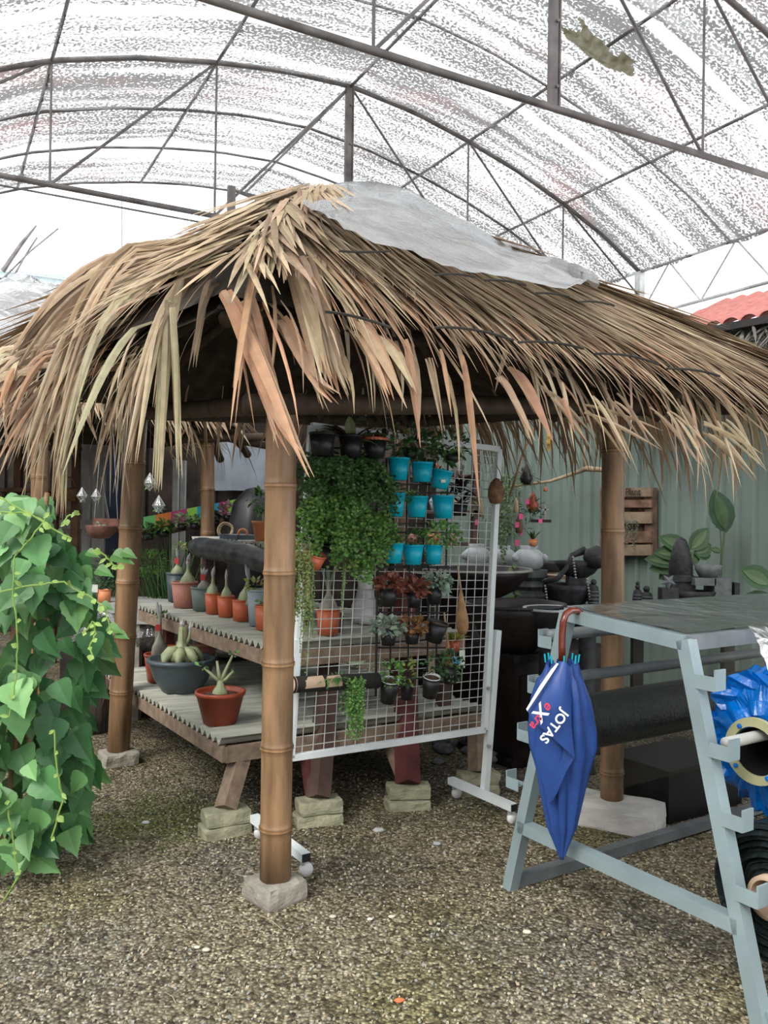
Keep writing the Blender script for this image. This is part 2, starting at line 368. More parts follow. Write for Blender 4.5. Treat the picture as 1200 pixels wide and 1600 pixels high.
def text_part(txt, name, m, parent, origin, xdir, ydir, size, off=0.0, shear=0):
    cu = D.curves.new(name, 'FONT'); cu.body = txt; cu.size = size; cu.extrude = 0.0006; cu.offset = off; cu.shear = shear
    to = D.objects.new(name+'_curve', cu); SC.collection.objects.link(to)
    dg = bpy.context.evaluated_depsgraph_get(); me = D.meshes.new_from_object(to.evaluated_get(dg)); D.objects.remove(to)
    x = V(xdir).normalized(); y = V(ydir).normalized(); z = x.cross(y)
    mb = MB(); mb.v = [tuple(V(origin)+x*p.co.x+y*p.co.y+z*p.co.z) for p in me.vertices]; mb.f = [tuple(p.vertices) for p in me.polygons]; mb.c = [mb.col]*len(mb.f)
    return mb.build(name, m, parent)
# ============================================================ THE SETTING
U = V((0.878, 0.478, 0)); W = V((-0.478, 0.878, 0)); A0 = V((0, 8.7, 0))
def GP(s, v, z): return A0+U*s+W*v+V((0, 0, z))
def struct(mb, name, m, smooth=False):
    o = mb.build(name, m, None, smooth); o['kind'] = 'structure'; return o
# ground of fine gravel, gently uneven
def gz(x, y):
    return 0.018*mnoise.noise(V((x*0.9, y*0.9, 0)))+0.006*mnoise.noise(V((x*4, y*4, 3)))
g = MB(); xs = np.linspace(-9, 9, 150); ys = np.linspace(-2, 16, 150)
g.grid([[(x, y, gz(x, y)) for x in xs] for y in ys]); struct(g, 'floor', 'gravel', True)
# loose gravel grains in front
g = MB()
for i in range(15000):
    y = 1.75+3.2*random.random()**1.6; x = rnd(-0.62, 0.62)*y*0.95+0.0
    r = rnd(0.003, 0.0068); c = random.choice([(0.44, 0.38, 0.26), (0.3, 0.26, 0.17), (0.52, 0.47, 0.35), (0.2, 0.18, 0.12), (0.33, 0.33, 0.3)])
    g.col = vary(c, 0.2); z = gz(x, y)
    a = V((rnd(-1, 1), rnd(-1, 1), rnd(-.4, .4))).normalized(); b = a.orthogonal().normalized(); d = a.cross(b)
    p = V((x, y, z+r*0.4))
    vs = [p+a*r*1.3, p-a*r*1.3, p+b*r, p-b*r, p+d*r*0.8, p-d*r*0.8]
    g.add(vs, [(0, 2, 4), (2, 1, 4), (1, 3, 4), (3, 0, 4), (2, 0, 5), (1, 2, 5), (3, 1, 5), (0, 3, 5)])
o = g.build('gravel_grains', 'pebble'); tag(o, 'loose pale gravel grains lying over the bare ground in the foreground', 'gravel', kind='stuff')
# larger pebbles seen on the gravel
pebs = [(592, 1297, .02, 'flat grey pebble on the gravel below the middle of the wire rack', (.5, .5, .5)), (683, 1318, .014, 'small grey pebble on the gravel below the rack, nearer its right foot', (.45, .46, .48)),
        (578, 1436, .008, 'tiny white pebble right of the front post foot', (.8, .78, .7)), (612, 1432, .009, 'cream pebble just right of the tiny white pebble', (.7, .65, .5)), (308, 1480, .008, 'cream pebble alone in the lower left gravel', (.7, .68, .55)),
        (322, 1484, .010, 'pale pebble lying beside another cream pebble in the lower middle gravel', (.62, .6, .5)), (624, 1563, .011, 'small orange pebble near the bottom of the gravel', (.7, .2, .08)), (823, 1456, .012, 'cream pebble on the gravel below the grey stand rail', (.75, .7, .55)),
        (228, 1285, .013, 'white chip on the gravel left of the low table block', (.7, .7, .68)), (520, 1432, .010, 'beige pebble on the gravel close to the front post foot', (.6, .55, .45))]
for px, py, r, lb, c in pebs:
    p = on(px, py, 0.008); m = MB(); m.col = c; m.lathe([(0, -r*.6), (r*.8, -r*.4), (r*1.2, 0), (r*.8, r*.45), (0, r*.55)], p, 10, wob=.35, squash=(1.3, .9))
    tag(m.build('pebble', 'pebble', None, True), lb, 'pebble', 'pebbles on the gravel')
# dry straw bits
strw = [((405, 1430), (440, 1452), 'thin dry straw lying just below the front post foot'), ((258, 1550), (275, 1568), 'short dry straw on the gravel at the lower left'), ((380, 1462), (372, 1440), 'second dry straw crossing the damp gravel under the front post foot')]
for a, b, lb in strw:
    m = MB(); m.tube([on(*a, .012), on((a[0]+b[0])/2+3, (a[1]+b[1])/2-2, .02), on(*b, .012)], .0012, 5); tag(m.build('straw', 'branch'), lb, 'straw', 'straws on the gravel')

# green corrugated wall on the right, running away along W
mat('green_wall', (0.21, 0.27, 0.24), 0.55, var=0.1, scale=1.5, spec=0.3)
P0 = V((3.6, 5.0, 0)); g = MB(); pts = []; per = 0.15; n = int(8.5/per)
prof = [(0, 0), (0.3, 0), (0.4, 0.035), (0.52, 0.035), (0.62, 0)]
row = []
nx = V((-W.y, W.x, 0))
for i in range(n):
    for t, h in prof:
        row.append(P0+W*((i+t)*per)+nx*(h))
g.grid([[p+V((0, 0, z)) for p in row] for z in (0, 3.0)]); struct(g, 'wall_right', 'green_wall')
# dark timber back wall of the shop behind
g = MB()
for i in range(44):
    x = -7.5+i*0.22; y0 = 10.4 + 0.035*(i % 2)
    g.box((x, y0, 1.33), (0.235, 0.03, 2.66))
struct(g, 'wall_back', 'wall_wood')
# unseen walls added at left and behind the viewer to block low light
g = MB()
for i in range(60): g.box((-8.2+.02*(i % 2), -6.4+i*0.29, 1.5), (0.03, 0.28, 3.0))
struct(g, 'blocker_wall_left', 'wall_wood')
g = MB()
for i in range(50): g.box((-8+i*0.29, -6.5+.02*(i % 2), 1.6), (0.28, 0.03, 3.2))
struct(g, 'blocker_wall_front', 'wall_wood')
# ------------------------------------------------------------ greenhouse: ceiling film and steel frame
arch_s = [-4.75, -4.2, -3.31, -2.6, -1.86, -1.2, -0.46, 0.3, 1.0, 1.7, 2.36, 3.0, 3.61]
arch_z = [4.55, 4.97, 5.38, 5.60, 5.76, 5.86, 5.90, 5.82, 5.67, 5.48, 5.24, 4.97, 4.62]
def az_(s): return float(np.interp(s, arch_s, arch_z))
ss = np.linspace(-4.75, 3.61, 90); vv = np.linspace(-8.0, 3.25, 120)
rows, uvs = [], []
for v in vv:
    r_, u_ = [], []
    for s in ss:
        ph = (v/1.07) % 1.0; sag = -0.06*math.sin(math.pi*ph)-0.05*abs(math.sin(math.pi*((s+0.46)/1.43)))*(0.6+0.6*mnoise.noise(V((s*0.8, v*0.6, 1))))
        z = az_(s)+0.03+sag+0.025*mnoise.noise(V((s*3, v*6, 5)))
        edge = 0.12*mnoise.noise(V((s*3, 0, 9))) if v > 3.2 else 0
        r_.append(GP(s, v+edge, z)); u_.append((s*1.03, v))
    rows.append(r_); uvs.append(u_)
g = MB(); g.grid(rows, uvs); struct(g, 'ceiling', 'roof_film', True)
# algae and leaf litter collected in a sag of the film
pc = None
r = ray(935, 62); t = 0
for k in range(400):
    q = CAM+r*(k*0.03); s = (q-A0).dot(U); v = (q-A0).dot(W)
    if q.z > az_(s)-0.0 and k > 20: pc = q; break
g = MB(); rows = []
for i in range(40):
    rw = []
    for j in range(28):
        a, b = i/39-.5, j/27-.5; rr = math.hypot(a, b)*2
        rw.append(pc+U*a*1.1+W*(b*0.35)+V((0, 0, -0.10*max(0, 1-rr)-0.06+0.02*mnoise.noise(V((a*9, b*9, 0)))+(az_((pc-A0).dot(U)+a*1.1)-az_((pc-A0).dot(U))))))
    rows.append(rw)
mat('leaf_litter', (0.16, 0.15, 0.08), 0.9, var=0.4, scale=14, col2=(0.4, 0.38, 0.3), transl=0.6)
g.grid(rows)
keep = []
for fi, f in enumerate(g.f):
    i, j = divmod(fi, 27); a, b = (i+.5)/39-.5, (j+.5)/27-.5
    if math.hypot(a, b)*2 < .75+.45*mnoise.noise(V((a*5, b*5, 4))): keep.append(f)
g.f = keep; g.c = g.c[:len(keep)]; o = g.build('leaf_litter', 'leaf_litter', None, True); tag(o, 'dark patch of wet leaf litter caught in a sag of the clear greenhouse roof', 'debris')

gf = thing('greenhouse_frame', 'grey steel arched greenhouse frame carrying the clear roof film overhead', 'greenhouse frame', GP(3.61, 0, 0))
nodes = [-3.31, -1.86, -0.46, 1.0, 2.36, 3.61]
def arch(v, rad, name='arch_hoop', s0=-4.75, s1=3.61):
    m = MB(); m.tube([GP(s, v, az_(s)) for s in np.linspace(s0, s1, 40)], rad, 8); m.build(name, 'steel', gf, True)
def truss(v, gap=False):
    arch(v, 0.026, 'truss_arch')
    segs = [(-4.75, -1.70), (-0.5, 3.61)] if gap else [(-4.75, 3.61)]
    for a, b in segs:
        m = MB(); m.tube([GP(a, v, 4.31), GP(b, v, 4.31)], 0.026, 8); m.build('bottom_chord', 'steel', gf, True)
    for s in nodes[:-1]:
        wd = 0.035 if abs(s+0.46) < .01 else 0.009
        m = MB()
        if wd > 0.02:
            m.beam(GP(s-0.018, v, 4.3), GP(s-0.018, v, az_(s)), 0.03, 0.07, (U.x, U.y, 0)); m.beam(GP(s+0.03, v, 4.3), GP(s+0.03, v, az_(s)), 0.045, 0.012, (U.x, U.y, 0))
            for zz in (4.45, 4.9, 5.3, 5.7): m.tube([GP(s, v-.035, zz), GP(s, v+.03, zz)], 0.012, 8)
            m.build('king_post', 'steel', gf)
        else:
            m.tube([GP(s, v, 4.31), GP(s, v, az_(s))], 0.011, 6); m.build('strut', 'steel', gf)
    prs = [(-1.86, -3.31), (-0.46, -1.86), (-0.46, 1.0), (1.0, 2.36), (2.36, 3.61), (-3.31, -4.75)]
    for a, b in prs:
        m = MB(); m.tube([GP(a, v, az_(a)), GP(b, v, 4.31)], 0.013, 6); m.build('brace', 'steel', gf)
truss(0, True); truss(-3.2)
for v in (-4.3, -5.3, -6.4, -1.35): arch(v, 0.012)
for v in (1.06, 2.1, 3.25): arch(v, 0.016)
m = MB(); m.beam(GP(-1.70, 0, 4.28), GP(-1.70, 0, 4.62), .05, .07, (U.x, U.y, 0)); m.build('bracket', 'steel', gf)
m = MB(); m.beam(GP(-1.68, .02, 4.60), GP(-1.40, .02, 4.55), .03, .02); m.build('bracket', 'steel', gf)
for s in nodes[:-1]+[-4.75]:
    m = MB(); m.tube([GP(s, v, az_(s)-0.005) for v in (-8, -4, 0, 3.25)], 0.016, 8); m.build('purlin', 'steel', gf, True)
# eaves lattice girder on the right
for z, rr in ((4.62, .02), (4.05, .02)):
    m = MB(); m.tube([GP(3.61, -8, z), GP(3.61, 3.25, z)], rr, 8); m.build('eaves_rail', 'steel_light', gf, True)
for i in range(9):
    v0 = 0.0-i*0.95
    for a, b in (((v0), (v0-0.475)), ((v0-0.95), (v0-0.475))):
        m = MB(); m.tube([GP(3.61, a, 4.05), GP(3.61, b, 4.62)], .011, 6); m.build('lattice_rod', 'steel_light', gf)
m = MB(); m.beam(GP(3.61, 0, 0), GP(3.61, 0, 4.62), 0.09, 0.09, (U.x, U.y, 0)); m.build('column', 'steel_light', gf)
m = MB(); m.tube([GP(-3.7, -.02, 4.22), GP(-1.72, -.02, 4.22)], 0.009, 6); m.build('hose', 'steel', gf)
# thin hanging wires
for px, y0, y1 in ((190, 290, 435),):
    m = MB(); m.tube([at(px, y0, 10.2), at(px+1, y1, 10.2)], .006, 5); m.build('hanging_wire', 'steel_light', gf)

# distant shed roof at far left
sr = thing('shed_roof', 'far grey corrugated metal shed roof edge against the white sky at the left', 'shed', V((-9.0, 20, 0)))
p0, p1 = at(-60, 424, 20), at(119, 448, 20); m = MB(); m.beam(p0, p1, .5, .16); m.beam(p0+V((0, -.3, .12)), p1+V((0, -.3, .12)), .06, .05); m.build('gutter', 'roof_metal', sr)
m = MB(); d_ = (p1-p0); k = 40
rw0 = [p0+d_*(i/k)+V((0, -.26, -0.12-0.03*(i % 2))) for i in range(k+1)]
m.grid([rw0, [p+V((0, 1.6, -.06)) for p in rw0]]); m.build('roof_sheet', 'roof_metal', sr)
m = MB(); q0, q1 = at(-60, 464, 20.5), at(62, 472, 20.5)
rw = [q0+(q1-q0)*(i/30)+V((0, .05*(i % 2), 0)) for i in range(31)]; m.grid([rw, [V((p.x, p.y, 0.0)) for p in rw]]); m.build('cladding', 'roof_metal', sr)
# bare sticks poking above it
for a, b, lb in (((8, 410), (57, 352), 'thick bare stick poking up above the far grey shed roof'), ((2, 428), (91, 357), 'long thin bare stick crossing the others above the far shed roof'), ((25, 418), (58, 371), 'short bare stick standing between two longer ones above the far shed')):
    m = MB(); m.tube([at(a[0]-4, a[1]+14, 19), at((a[0]+b[0])/2+1, (a[1]+b[1])/2, 19), at(*b, 19)], [.06 if 'thick' in lb else .025, .05 if 'thick' in lb else .02, .02], 6); tag(m.build('stick', 'steel'), lb, 'stick', 'bare sticks above the shed')

# tiled roof behind right, parallel to the wall
tr_ = thing('tiled_roof', 'pink clay tiled roof edge with weathered thatch eave behind the pavilion at right', 'roof', P0)
def wallpt(d, out, z): return P0+W*d+nx*out+V((0, 0, z))
m = MB(); k = 20; ra, rb = [], []
def wh(px, py, out=0.4):
    p = hit(px, py, P0+nx*out, W); return p
e0 = wh(1040, 508, .5); e1 = wh(1230, 470, .5)
tl_ = (e1-e0).length; dirw = (e1-e0).normalized(); nt = 9
for i in range(nt+4):
    c = e0+dirw*(tl_/7.0)*(i-1); rr = tl_/14.5
    rws = []
    for q in range(9):
        rowp = []
        for a in range(9):
            t = math.pi*a/8; rowp.append(c-dirw*rr*math.cos(t)*1.05+V((0, 0, rr*0.85*math.sin(t)-0.1+0.008*math.sin(q*9)))-nx*(q*0.11)+V((0, 0, q*0.05)))
        rws.append(rowp)
    m.grid(rws)
m.build('roof_tile_row', 'pink_tile', tr_)
m = MB(); m.beam(e0-dirw*1+V((0, 0, -.13)), e1+dirw*2+V((0, 0, -.13)), .25, .05); m.build('fascia', 'dark_wood', tr_)
m = MB()
for i in range(420):
    c = e0+dirw*rnd(-.6, tl_+1.2)+nx*rnd(-.05, .1)+V((0, 0, -.13-rnd(0, .14))); m.col = vary(random.choice([(.22, .2, .18), (.3, .28, .25), (.1, .09, .08)]), .2)
    m.blade(c, dirw*rnd(-.9, .9)*-1+nx*.8+V((0, 0, -.5)), rnd(.15, .4), rnd(.012, .03), droop=.6, n=3)
m.build('thatch_eave', 'thatch', tr_)
# dark recess beneath that roof
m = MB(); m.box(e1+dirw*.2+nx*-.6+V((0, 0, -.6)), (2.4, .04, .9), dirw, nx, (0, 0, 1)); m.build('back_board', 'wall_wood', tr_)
# ============================================================ THATCHED PAVILIONS
TAN = [(.50, .38, .25), (.43, .32, .205), (.37, .265, .17), (.54, .44, .30), (.26, .185, .12), (.46, .34, .23)]
RED = [(.47, .27, .165), (.41, .24, .155), (.45, .30, .2)]
PALE = [(.42, .375, .235), (.47, .4, .265), (.37, .31, .19)]
def cname(C): return (round(C.x, 2), round(C.y, 2))
def face_pt(A, C1, C2, s, t, off=0.0, bulge=0.16):
    n = (C1-A).cross(C2-A).normalized()
    if n.z < 0: n = -n
    e = C1.lerp(C2, s); bb = bulge if not isinstance(bulge, dict) else bulge[cname(C1)]*(1-s)+bulge[cname(C2)]*s
    return A.lerp(e, t)+n*off+V((0, 0, bb*math.sin(math.pi*min(t, 1))))
def thatch_face(root, A, C1, C2, rows=9, per_m=46, L=0.6, lean=0.0, fringe=True, name='thatch_slope', seed=1, wmul=1.0, skip=None, bulge=.16, fr=.5):
    random.seed(seed); m = MB(); n = (C1-A).cross(C2-A).normalized()
    if n.z < 0: n = -n
    ed = (C2-C1); el = ed.length; edn = ed.normalized(); mid = (C1+C2)/2; down = (mid-A); down = (down-edn*down.dot(edn)).normalized()
    sl = (mid-A).length
    for k in range(rows):
        tip = 0.14+0.95*(k+1)/rows; last = k >= rows-1; Lk = L*(1 if k > 1 else .6); tb = max(0.0, tip-Lk/sl); cnt = int(el*tip*per_m)+5
        for i in range(cnt):
            s = (i+rnd(0, 1))/cnt; p = face_pt(A, C1, C2, s, max(0, tb+rnd(-.03, .03)), 0.03+rnd(0, 0.045), bulge)
            if skip and skip(s, tip): continue
            fan = (face_pt(A, C1, C2, s, 1)-face_pt(A, C1, C2, s, 0)).normalized()
            d = (down*0.6+fan*0.4+edn*(lean+random.gauss(0, 0.055))+n*rnd(0.0, 0.05)).normalized()
            m.col = vary(random.choice(TAN if not (last and random.random() < .35) else RED), 0.15)
            m.blade(p, d, Lk*rnd(.8, 1.12), rnd(.012, .026)*wmul, up=n, droop=rnd(.0, .07) if not last else rnd(.1, .5), n=4 if not last else 6, fold=rnd(.1, .5), swirl=rnd(-.08, .08))
    if fringe:
        cnt = int(el*per_m*fr)
        for i in range(cnt):
            s = rnd(0, 1); p = face_pt(A, C1, C2, s, rnd(.8, .95), rnd(-.06, .03), bulge)
            if skip and skip(s, 1): continue
            d = (down+edn*random.gauss(lean, .25)+V((0, 0, -rnd(.0, .5)))).normalized(); m.col = vary(random.choice(TAN+RED[:1]), .25)
            m.blade(p, d, rnd(.25, .6), rnd(.006, .024)*wmul, up=n, droop=rnd(.5, 2.0), n=5, fold=rnd(0, .6), swirl=rnd(-.6, .6))
    return m.build(name, 'thatch', root)
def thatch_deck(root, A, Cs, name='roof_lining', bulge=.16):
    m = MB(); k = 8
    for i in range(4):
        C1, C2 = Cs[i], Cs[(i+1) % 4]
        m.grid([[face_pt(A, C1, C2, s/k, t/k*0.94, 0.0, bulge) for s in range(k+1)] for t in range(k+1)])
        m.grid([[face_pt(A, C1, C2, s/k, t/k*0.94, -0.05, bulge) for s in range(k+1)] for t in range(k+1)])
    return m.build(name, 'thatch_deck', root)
def bamboo(mb, p, q, r0, r1, first=0.13, step=0.3, n=16, bend=0.0):
    p, q = V(p), V(q); Lh = (q-p).length; d = (q-p).normalized(); sd = d.orthogonal().normalized(); pts, rs, cs = [], [], []
    knots = []; h = first
    while h < Lh: knots.append(h); h += step*rnd(.85, 1.15)
    hs = set([0, Lh])
    for kx in knots:
        for o_ in (-.03, -.010, -.004, 0, .004, .010, .03): 
            if 0 < kx+o_ < Lh: hs.add(kx+o_)
    hs = sorted(hs)
    for hh in hs:
        dn = min([abs(hh-kx) for kx in knots] or [1]); r = r0+(r1-r0)*hh/Lh
        if dn < .0015: r *= 1.03
        elif dn < .006: r *= 1.10
        elif dn < .02: r *= 1.03
        pts.append(p+d*hh+sd*bend*math.sin(math.pi*hh/Lh)); rs.append(r)
    o = len(mb.f); mb.tube(pts, rs, n)
    # paler ring at each knot, darker just below
    for i in range(len(pts)-1):
        hh = (hs[i]+hs[i+1])/2; dn = min([abs(hh-kx) for kx in knots] or [1]); c = (1.35, 1.3, 1.2) if dn < .006 else ((.72, .68, .62) if dn < .012 else (1, 1, 1))
        seg = sum(1 for kx in knots if kx < hh); tone = 1+0.10*math.sin(seg*2.3+p.x*3); c = tuple(x*tone for x in c)
        for j in range(n): mb.c[o+i*n+j] = c

PB = [on(430, 1372, .075), on(185, 1172, .075), on(956, 1247, .13)]
PT = [at(440, 640, PB[0].y), at(214, 650, PB[1].y), at(958, 640, PB[2].y)]
C_N, C_L, C_R = at(322, 488, 2.6), at(-35, 640, 4.9), at(1335, 662, 3.6)
C_B = C_L+C_R-C_N; C_B.z = 2.15
APX = at(531, 318, 4.35)
BU = {cname(C_N): .14, cname(C_L): .2, cname(C_R): .05, cname(C_B): .1}
PB.append(PB[1]+PB[2]-PB[0]); PT.append(PT[1]+PT[2]-PT[0]); PB[3].z = 0; PT[3].z = 2.15; PB[3].x += .12; PT[3].x += .1
pav = thing('thatched_pavilion', 'open bamboo pavilion with a wide palm thatched roof in the middle', 'pavilion', V((PB[0].x, PB[0].y, 0)))
for i in range(4):
    m = MB(); r = [.062, .066, .056, .05][i]; bamboo(m, PB[i], PT[i]+V((0, 0, .05)), r, r*.98, first=[.2, .35, .13, .2][i], step=[.31, .36, .4, .35][i])
    m.build('bamboo_post', 'bamboo', pav, True)
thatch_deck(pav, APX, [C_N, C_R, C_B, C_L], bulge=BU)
thatch_face(pav, APX, C_N, C_R, rows=12, per_m=135, L=.78, lean=0.34, seed=3, bulge=BU, fr=.28)
thatch_face(pav, APX, C_L, C_N, rows=12, per_m=95, L=.78, lean=-0.2, seed=4, skip=lambda s, t: t > .86 and s > .75 and random.random() < .7, bulge=BU)
thatch_face(pav, APX, C_R, C_B, rows=8, per_m=60, L=.7, lean=-0.1, seed=5, fr=1.6, bulge=BU)
thatch_face(pav, APX, C_B, C_L, rows=7, per_m=30, L=.6, lean=0.1, seed=6, bulge=BU)
# leaves laid along the hips
def hip(A, C, dens=150, seed=8):
    random.seed(seed); m = MB(); dd = (C-A).normalized(); sd = dd.cross(V((0, 0, 1))).normalized(); nn = sd.cross(dd)
    for i in range(int(dens*(C-A).length)):
        t = rnd(0, .86); side = random.choice((-1, 1)); p = A.lerp(C, t)+V((0, 0, BU[cname(C)]*math.sin(math.pi*t)))+nn*rnd(.03, .08)+sd*side*rnd(0, .08)
        m.col = vary(random.choice(TAN), .15); m.blade(p, dd+sd*side*rnd(.05, .5), rnd(.4, .75), rnd(.015, .032), up=nn, droop=rnd(0, .15), n=4, fold=rnd(.1, .5))
    m.build('hip_thatch', 'thatch', pav)
for q in ((C_N, 8), (C_L, 9), (C_R, 10)): hip(APX, q[0], seed=q[1])
# ring beams and rafters
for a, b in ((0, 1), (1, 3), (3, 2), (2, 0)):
    m = MB(); e = (PT[b]-PT[a]).normalized()*.15; bamboo(m, PT[a]-e+V((0, 0, .02)), PT[b]+e+V((0, 0, .02)), .042, .042, step=.35); m.build('ring_beam', 'bamboo_shaded', pav, True)
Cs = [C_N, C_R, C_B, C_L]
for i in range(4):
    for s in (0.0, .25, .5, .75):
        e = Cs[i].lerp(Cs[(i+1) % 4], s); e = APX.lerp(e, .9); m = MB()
        bamboo(m, e+V((0, 0, -.08)), APX+V((0, 0, -.12)), .03, .026, step=.4, n=10); m.build('rafter', 'bamboo_shaded', pav, True)
# dark binding cords over the near right slope
random.seed(21)
def faceray(px, py, A, C1, C2, off):
    n = (C1-A).cross(C2-A).normalized(); n = n if n.z > 0 else -n; r = ray(px, py)
    return CAM+r*((A+n*off-CAM).dot(n)/r.dot(n))
for a, b, c in (((508, 487), (560, 492), (610, 512)), ((680, 512), (735, 508), (803, 532)), ((810, 535), (862, 530), (912, 545)), ((930, 553), (985, 550), (1030, 570)), ((1042, 576), (1090, 575), (1125, 588)),
                ((680, 430), (710, 425), (742, 433)), ((757, 438), (790, 436), (822, 446)), ((838, 458), (865, 457), (890, 464)), ((905, 472), (930, 468), (960, 478)), ((530, 392), (570, 396), (610, 392))):
    m = MB(); pts = []
    for k in range(9):
        t = k/8; x = (1-t)**2*a[0]+2*t*(1-t)*b[0]+t*t*c[0]; y = (1-t)**2*a[1]+2*t*(1-t)*b[1]+t*t*c[1]; pts.append(faceray(x, y, APX, C_N, C_R, .30))
    m.tube(pts, .0038, 5); m.build('binding_cord', 'cord', pav)

# individually drooping fronds round the near corner (start px, end px, distance, width m, sideways sweep)
def strip(m, pts, wd, col, facing=V((0, -1, 0.15)), fold=.25):
    m.col = col; k = len(pts)-1; vs = []
    for i, p in enumerate(pts):
        d = (pts[min(i+1, k)]-pts[max(i-1, 0)]).normalized(); sd = d.cross(facing).normalized(); t = i/k
        wv = wd*(0.6+0.4*min(1, t/.3) if t < .4 else max(.04, 1-((t-.4)/.6)**1.6)); nn = sd.cross(d)
        vs += [p-sd*wv/2-nn*fold*wv*.4, p, p+sd*wv/2-nn*fold*wv*.4]
    fs = []
    for i in range(k): a = i*3; fs += [(a, a+1, a+4, a+3), (a+1, a+2, a+5, a+4)]
    m.add(vs, fs)
def droop(m, a, b, Ya, Yb, wd, sweep, cols, jit=0, n=9):
    if jit: a = (a[0]+rnd(-jit, jit), a[1]+rnd(-jit, jit)*.6); b = (b[0]+rnd(-jit, jit), b[1]+rnd(-jit, jit)*1.3)
    pa, pb = at(*a, Ya), at(*b, Yb); pts = []
    for k in range(n):
        t = k/(n-1)
        # leaves go out first and then fall
        x = t if sweep == 0 else t**(1-sweep) if sweep > 0 else 1-(1-t)**(1+sweep)
        z = t**1.25
        pts.append(V((pa.x+(pb.x-pa.x)*x, pa.y+(pb.y-pa.y)*x, pa.z+(pb.z-pa.z)*z)))
    f = V((rnd(-.5, .5), -1, rnd(-.1, .3))).normalized(); strip(m, pts, wd*rnd(.45, .9), vary(random.choice(cols), .12), f, rnd(.1, .6))
random.seed(33)
def bundle(name, items):
    m = MB()
    for (a, b, Ya, Yb, wd, sw, cols, cnt, jit) in items:
        for i in range(cnt): droop(m, a, b, Ya+rnd(-.04, .04), Yb+rnd(-.06, .06), wd, sw, cols, jit)
    m.build(name, 'thatch', pav)
bundle('drooping_frond', [((268, 470), (245, 760), 2.62, 2.6, .026, .3, PALE, 13, 9), ((272, 480), (285, 740), 2.6, 2.58, .026, 0, PALE, 7, 9), ((268, 480), (205, 720), 2.6, 2.6, .024, .2, TAN, 8, 12)])
bundle('drooping_frond', [((325, 420), (210, 620), 2.9, 2.65, .05, .35, RED+TAN, 5, 7), ((335, 440), (300, 570), 2.8, 2.65, .035, .3, TAN, 3, 8), ((300, 430), (250, 640), 2.9, 2.6, .035, .45, TAN, 5, 12)])
bundle('drooping_frond', [((425, 385), (368, 600), 2.95, 2.6, .04, .4, RED+TAN, 4, 5), ((420, 400), (363, 670), 2.9, 2.5, .03, .4, RED, 2, 4)])
bundle('drooping_frond', [((352, 460), (460, 700), 2.7, 2.5, .055, -.25, RED, 7, 10), ((360, 470), (485, 745), 2.7, 2.48, .05, -.1, RED, 3, 6), ((385, 470), (440, 690), 2.7, 2.55, .05, -.2, RED, 6, 10), ((430, 660), (428, 690), 2.7, 2.7, .02, 0, PALE, 1, 1)])
bundle('drooping_frond', [((455, 410), (510, 585), 2.8, 2.6, .06, -.1, RED+TAN, 14, 14), ((475, 405), (535, 610), 2.8, 2.6, .05, -.2, RED+TAN, 12, 14), ((440, 500), (520, 620), 2.8, 2.6, .045, -.3, RED, 6, 12), ((470, 540), (510, 640), 2.75, 2.65, .02, -.1, TAN, 5, 12)])
bundle('drooping_frond', [((240, 450), (95, 740), 3.2, 3.2, .05, .55, PALE, 3, 10), ((240, 500), (100, 745), 3.1, 2.7, .05, .3, PALE, 1, 3), ((300, 380), (80, 640), 3.6, 3.4, .04, .6, TAN, 9, 20), ((260, 400), (20, 580), 3.6, 3.6, .04, .5, TAN, 12, 20), ((200, 480), (60, 700), 3.6, 3.5, .03, .5, TAN, 16, 30), ((180, 560), (20, 700), 3.7, 3.6, .03, .5, RED+TAN, 18, 35)])
bundle('drooping_frond', [((100, 600), (60, 760), 3.9, 3.8, .02, .3, TAN, 26, 40), ((190, 600), (175, 760), 3.8, 3.7, .018, .2, TAN, 14, 30), ((60, 560), (-30, 640), 3.6, 3.5, .04, .4, RED+TAN, 20, 40), ((110, 640), (95, 800), 4.1, 4.1, .03, .2, PALE+RED, 14, 16), ((220, 560), (190, 660), 3.3, 3.2, .02, .4, TAN, 12, 25)])
# under the apex, a skirt of short upright leaves
m = MB()
for i in range(150):
    x = rnd(438, 640); y0 = 325+abs(x-500)*.33+rnd(-8, 8); pa = faceray(x, y0, APX, C_N, C_R, .13); pb = faceray(x+(x-505)*.16+rnd(-8, 8), y0+rnd(55, 100), APX, C_N, C_R, .15)
    strip(m, [pa.lerp(pb, k/6)+V((0, -.02*math.sin(k/6*3.14), 0)) for k in range(7)], rnd(.02, .045), vary(random.choice(PALE+TAN), .12), V((rnd(-.4, .4), -1, .3)).normalized(), rnd(.1, .5))
m.build('ridge_skirt', 'thatch', pav)
# single long strips hanging from the right eave
bundle('drooping_frond', [((633, 530), (657, 700), 2.75, 2.7, .035, 0, RED, 1, 0), ((690, 545), (705, 650), 2.85, 2.8, .032, 0, RED, 1, 2), ((722, 555), (748, 790), 2.85, 2.8, .042, .1, RED, 2, 2), ((670, 560), (690, 680), 2.8, 2.8, .014, 0, TAN, 3, 6),
     ((780, 590), (832, 690), 2.95, 2.85, .03, .1, RED, 3, 7), ((800, 575), (862, 690), 3.0, 2.9, .045, .1, RED, 3, 6), ((560, 510), (620, 620), 2.75, 2.6, .05, .1, RED, 6, 16), ((600, 530), (640, 610), 2.75, 2.7, .04, .1, RED+TAN, 6, 14),
     ((860, 610), (915, 690), 3.0, 2.95, .02, 0, RED+TAN, 7, 24), ((940, 630), (1010, 710), 3.1, 3.05, .018, 0, TAN, 9, 28), ((1040, 645), (1100, 730), 3.2, 3.15, .018, 0, TAN, 9, 28), ((1120, 665), (1180, 735), 3.3, 3.25, .018, 0, TAN, 9, 24)])
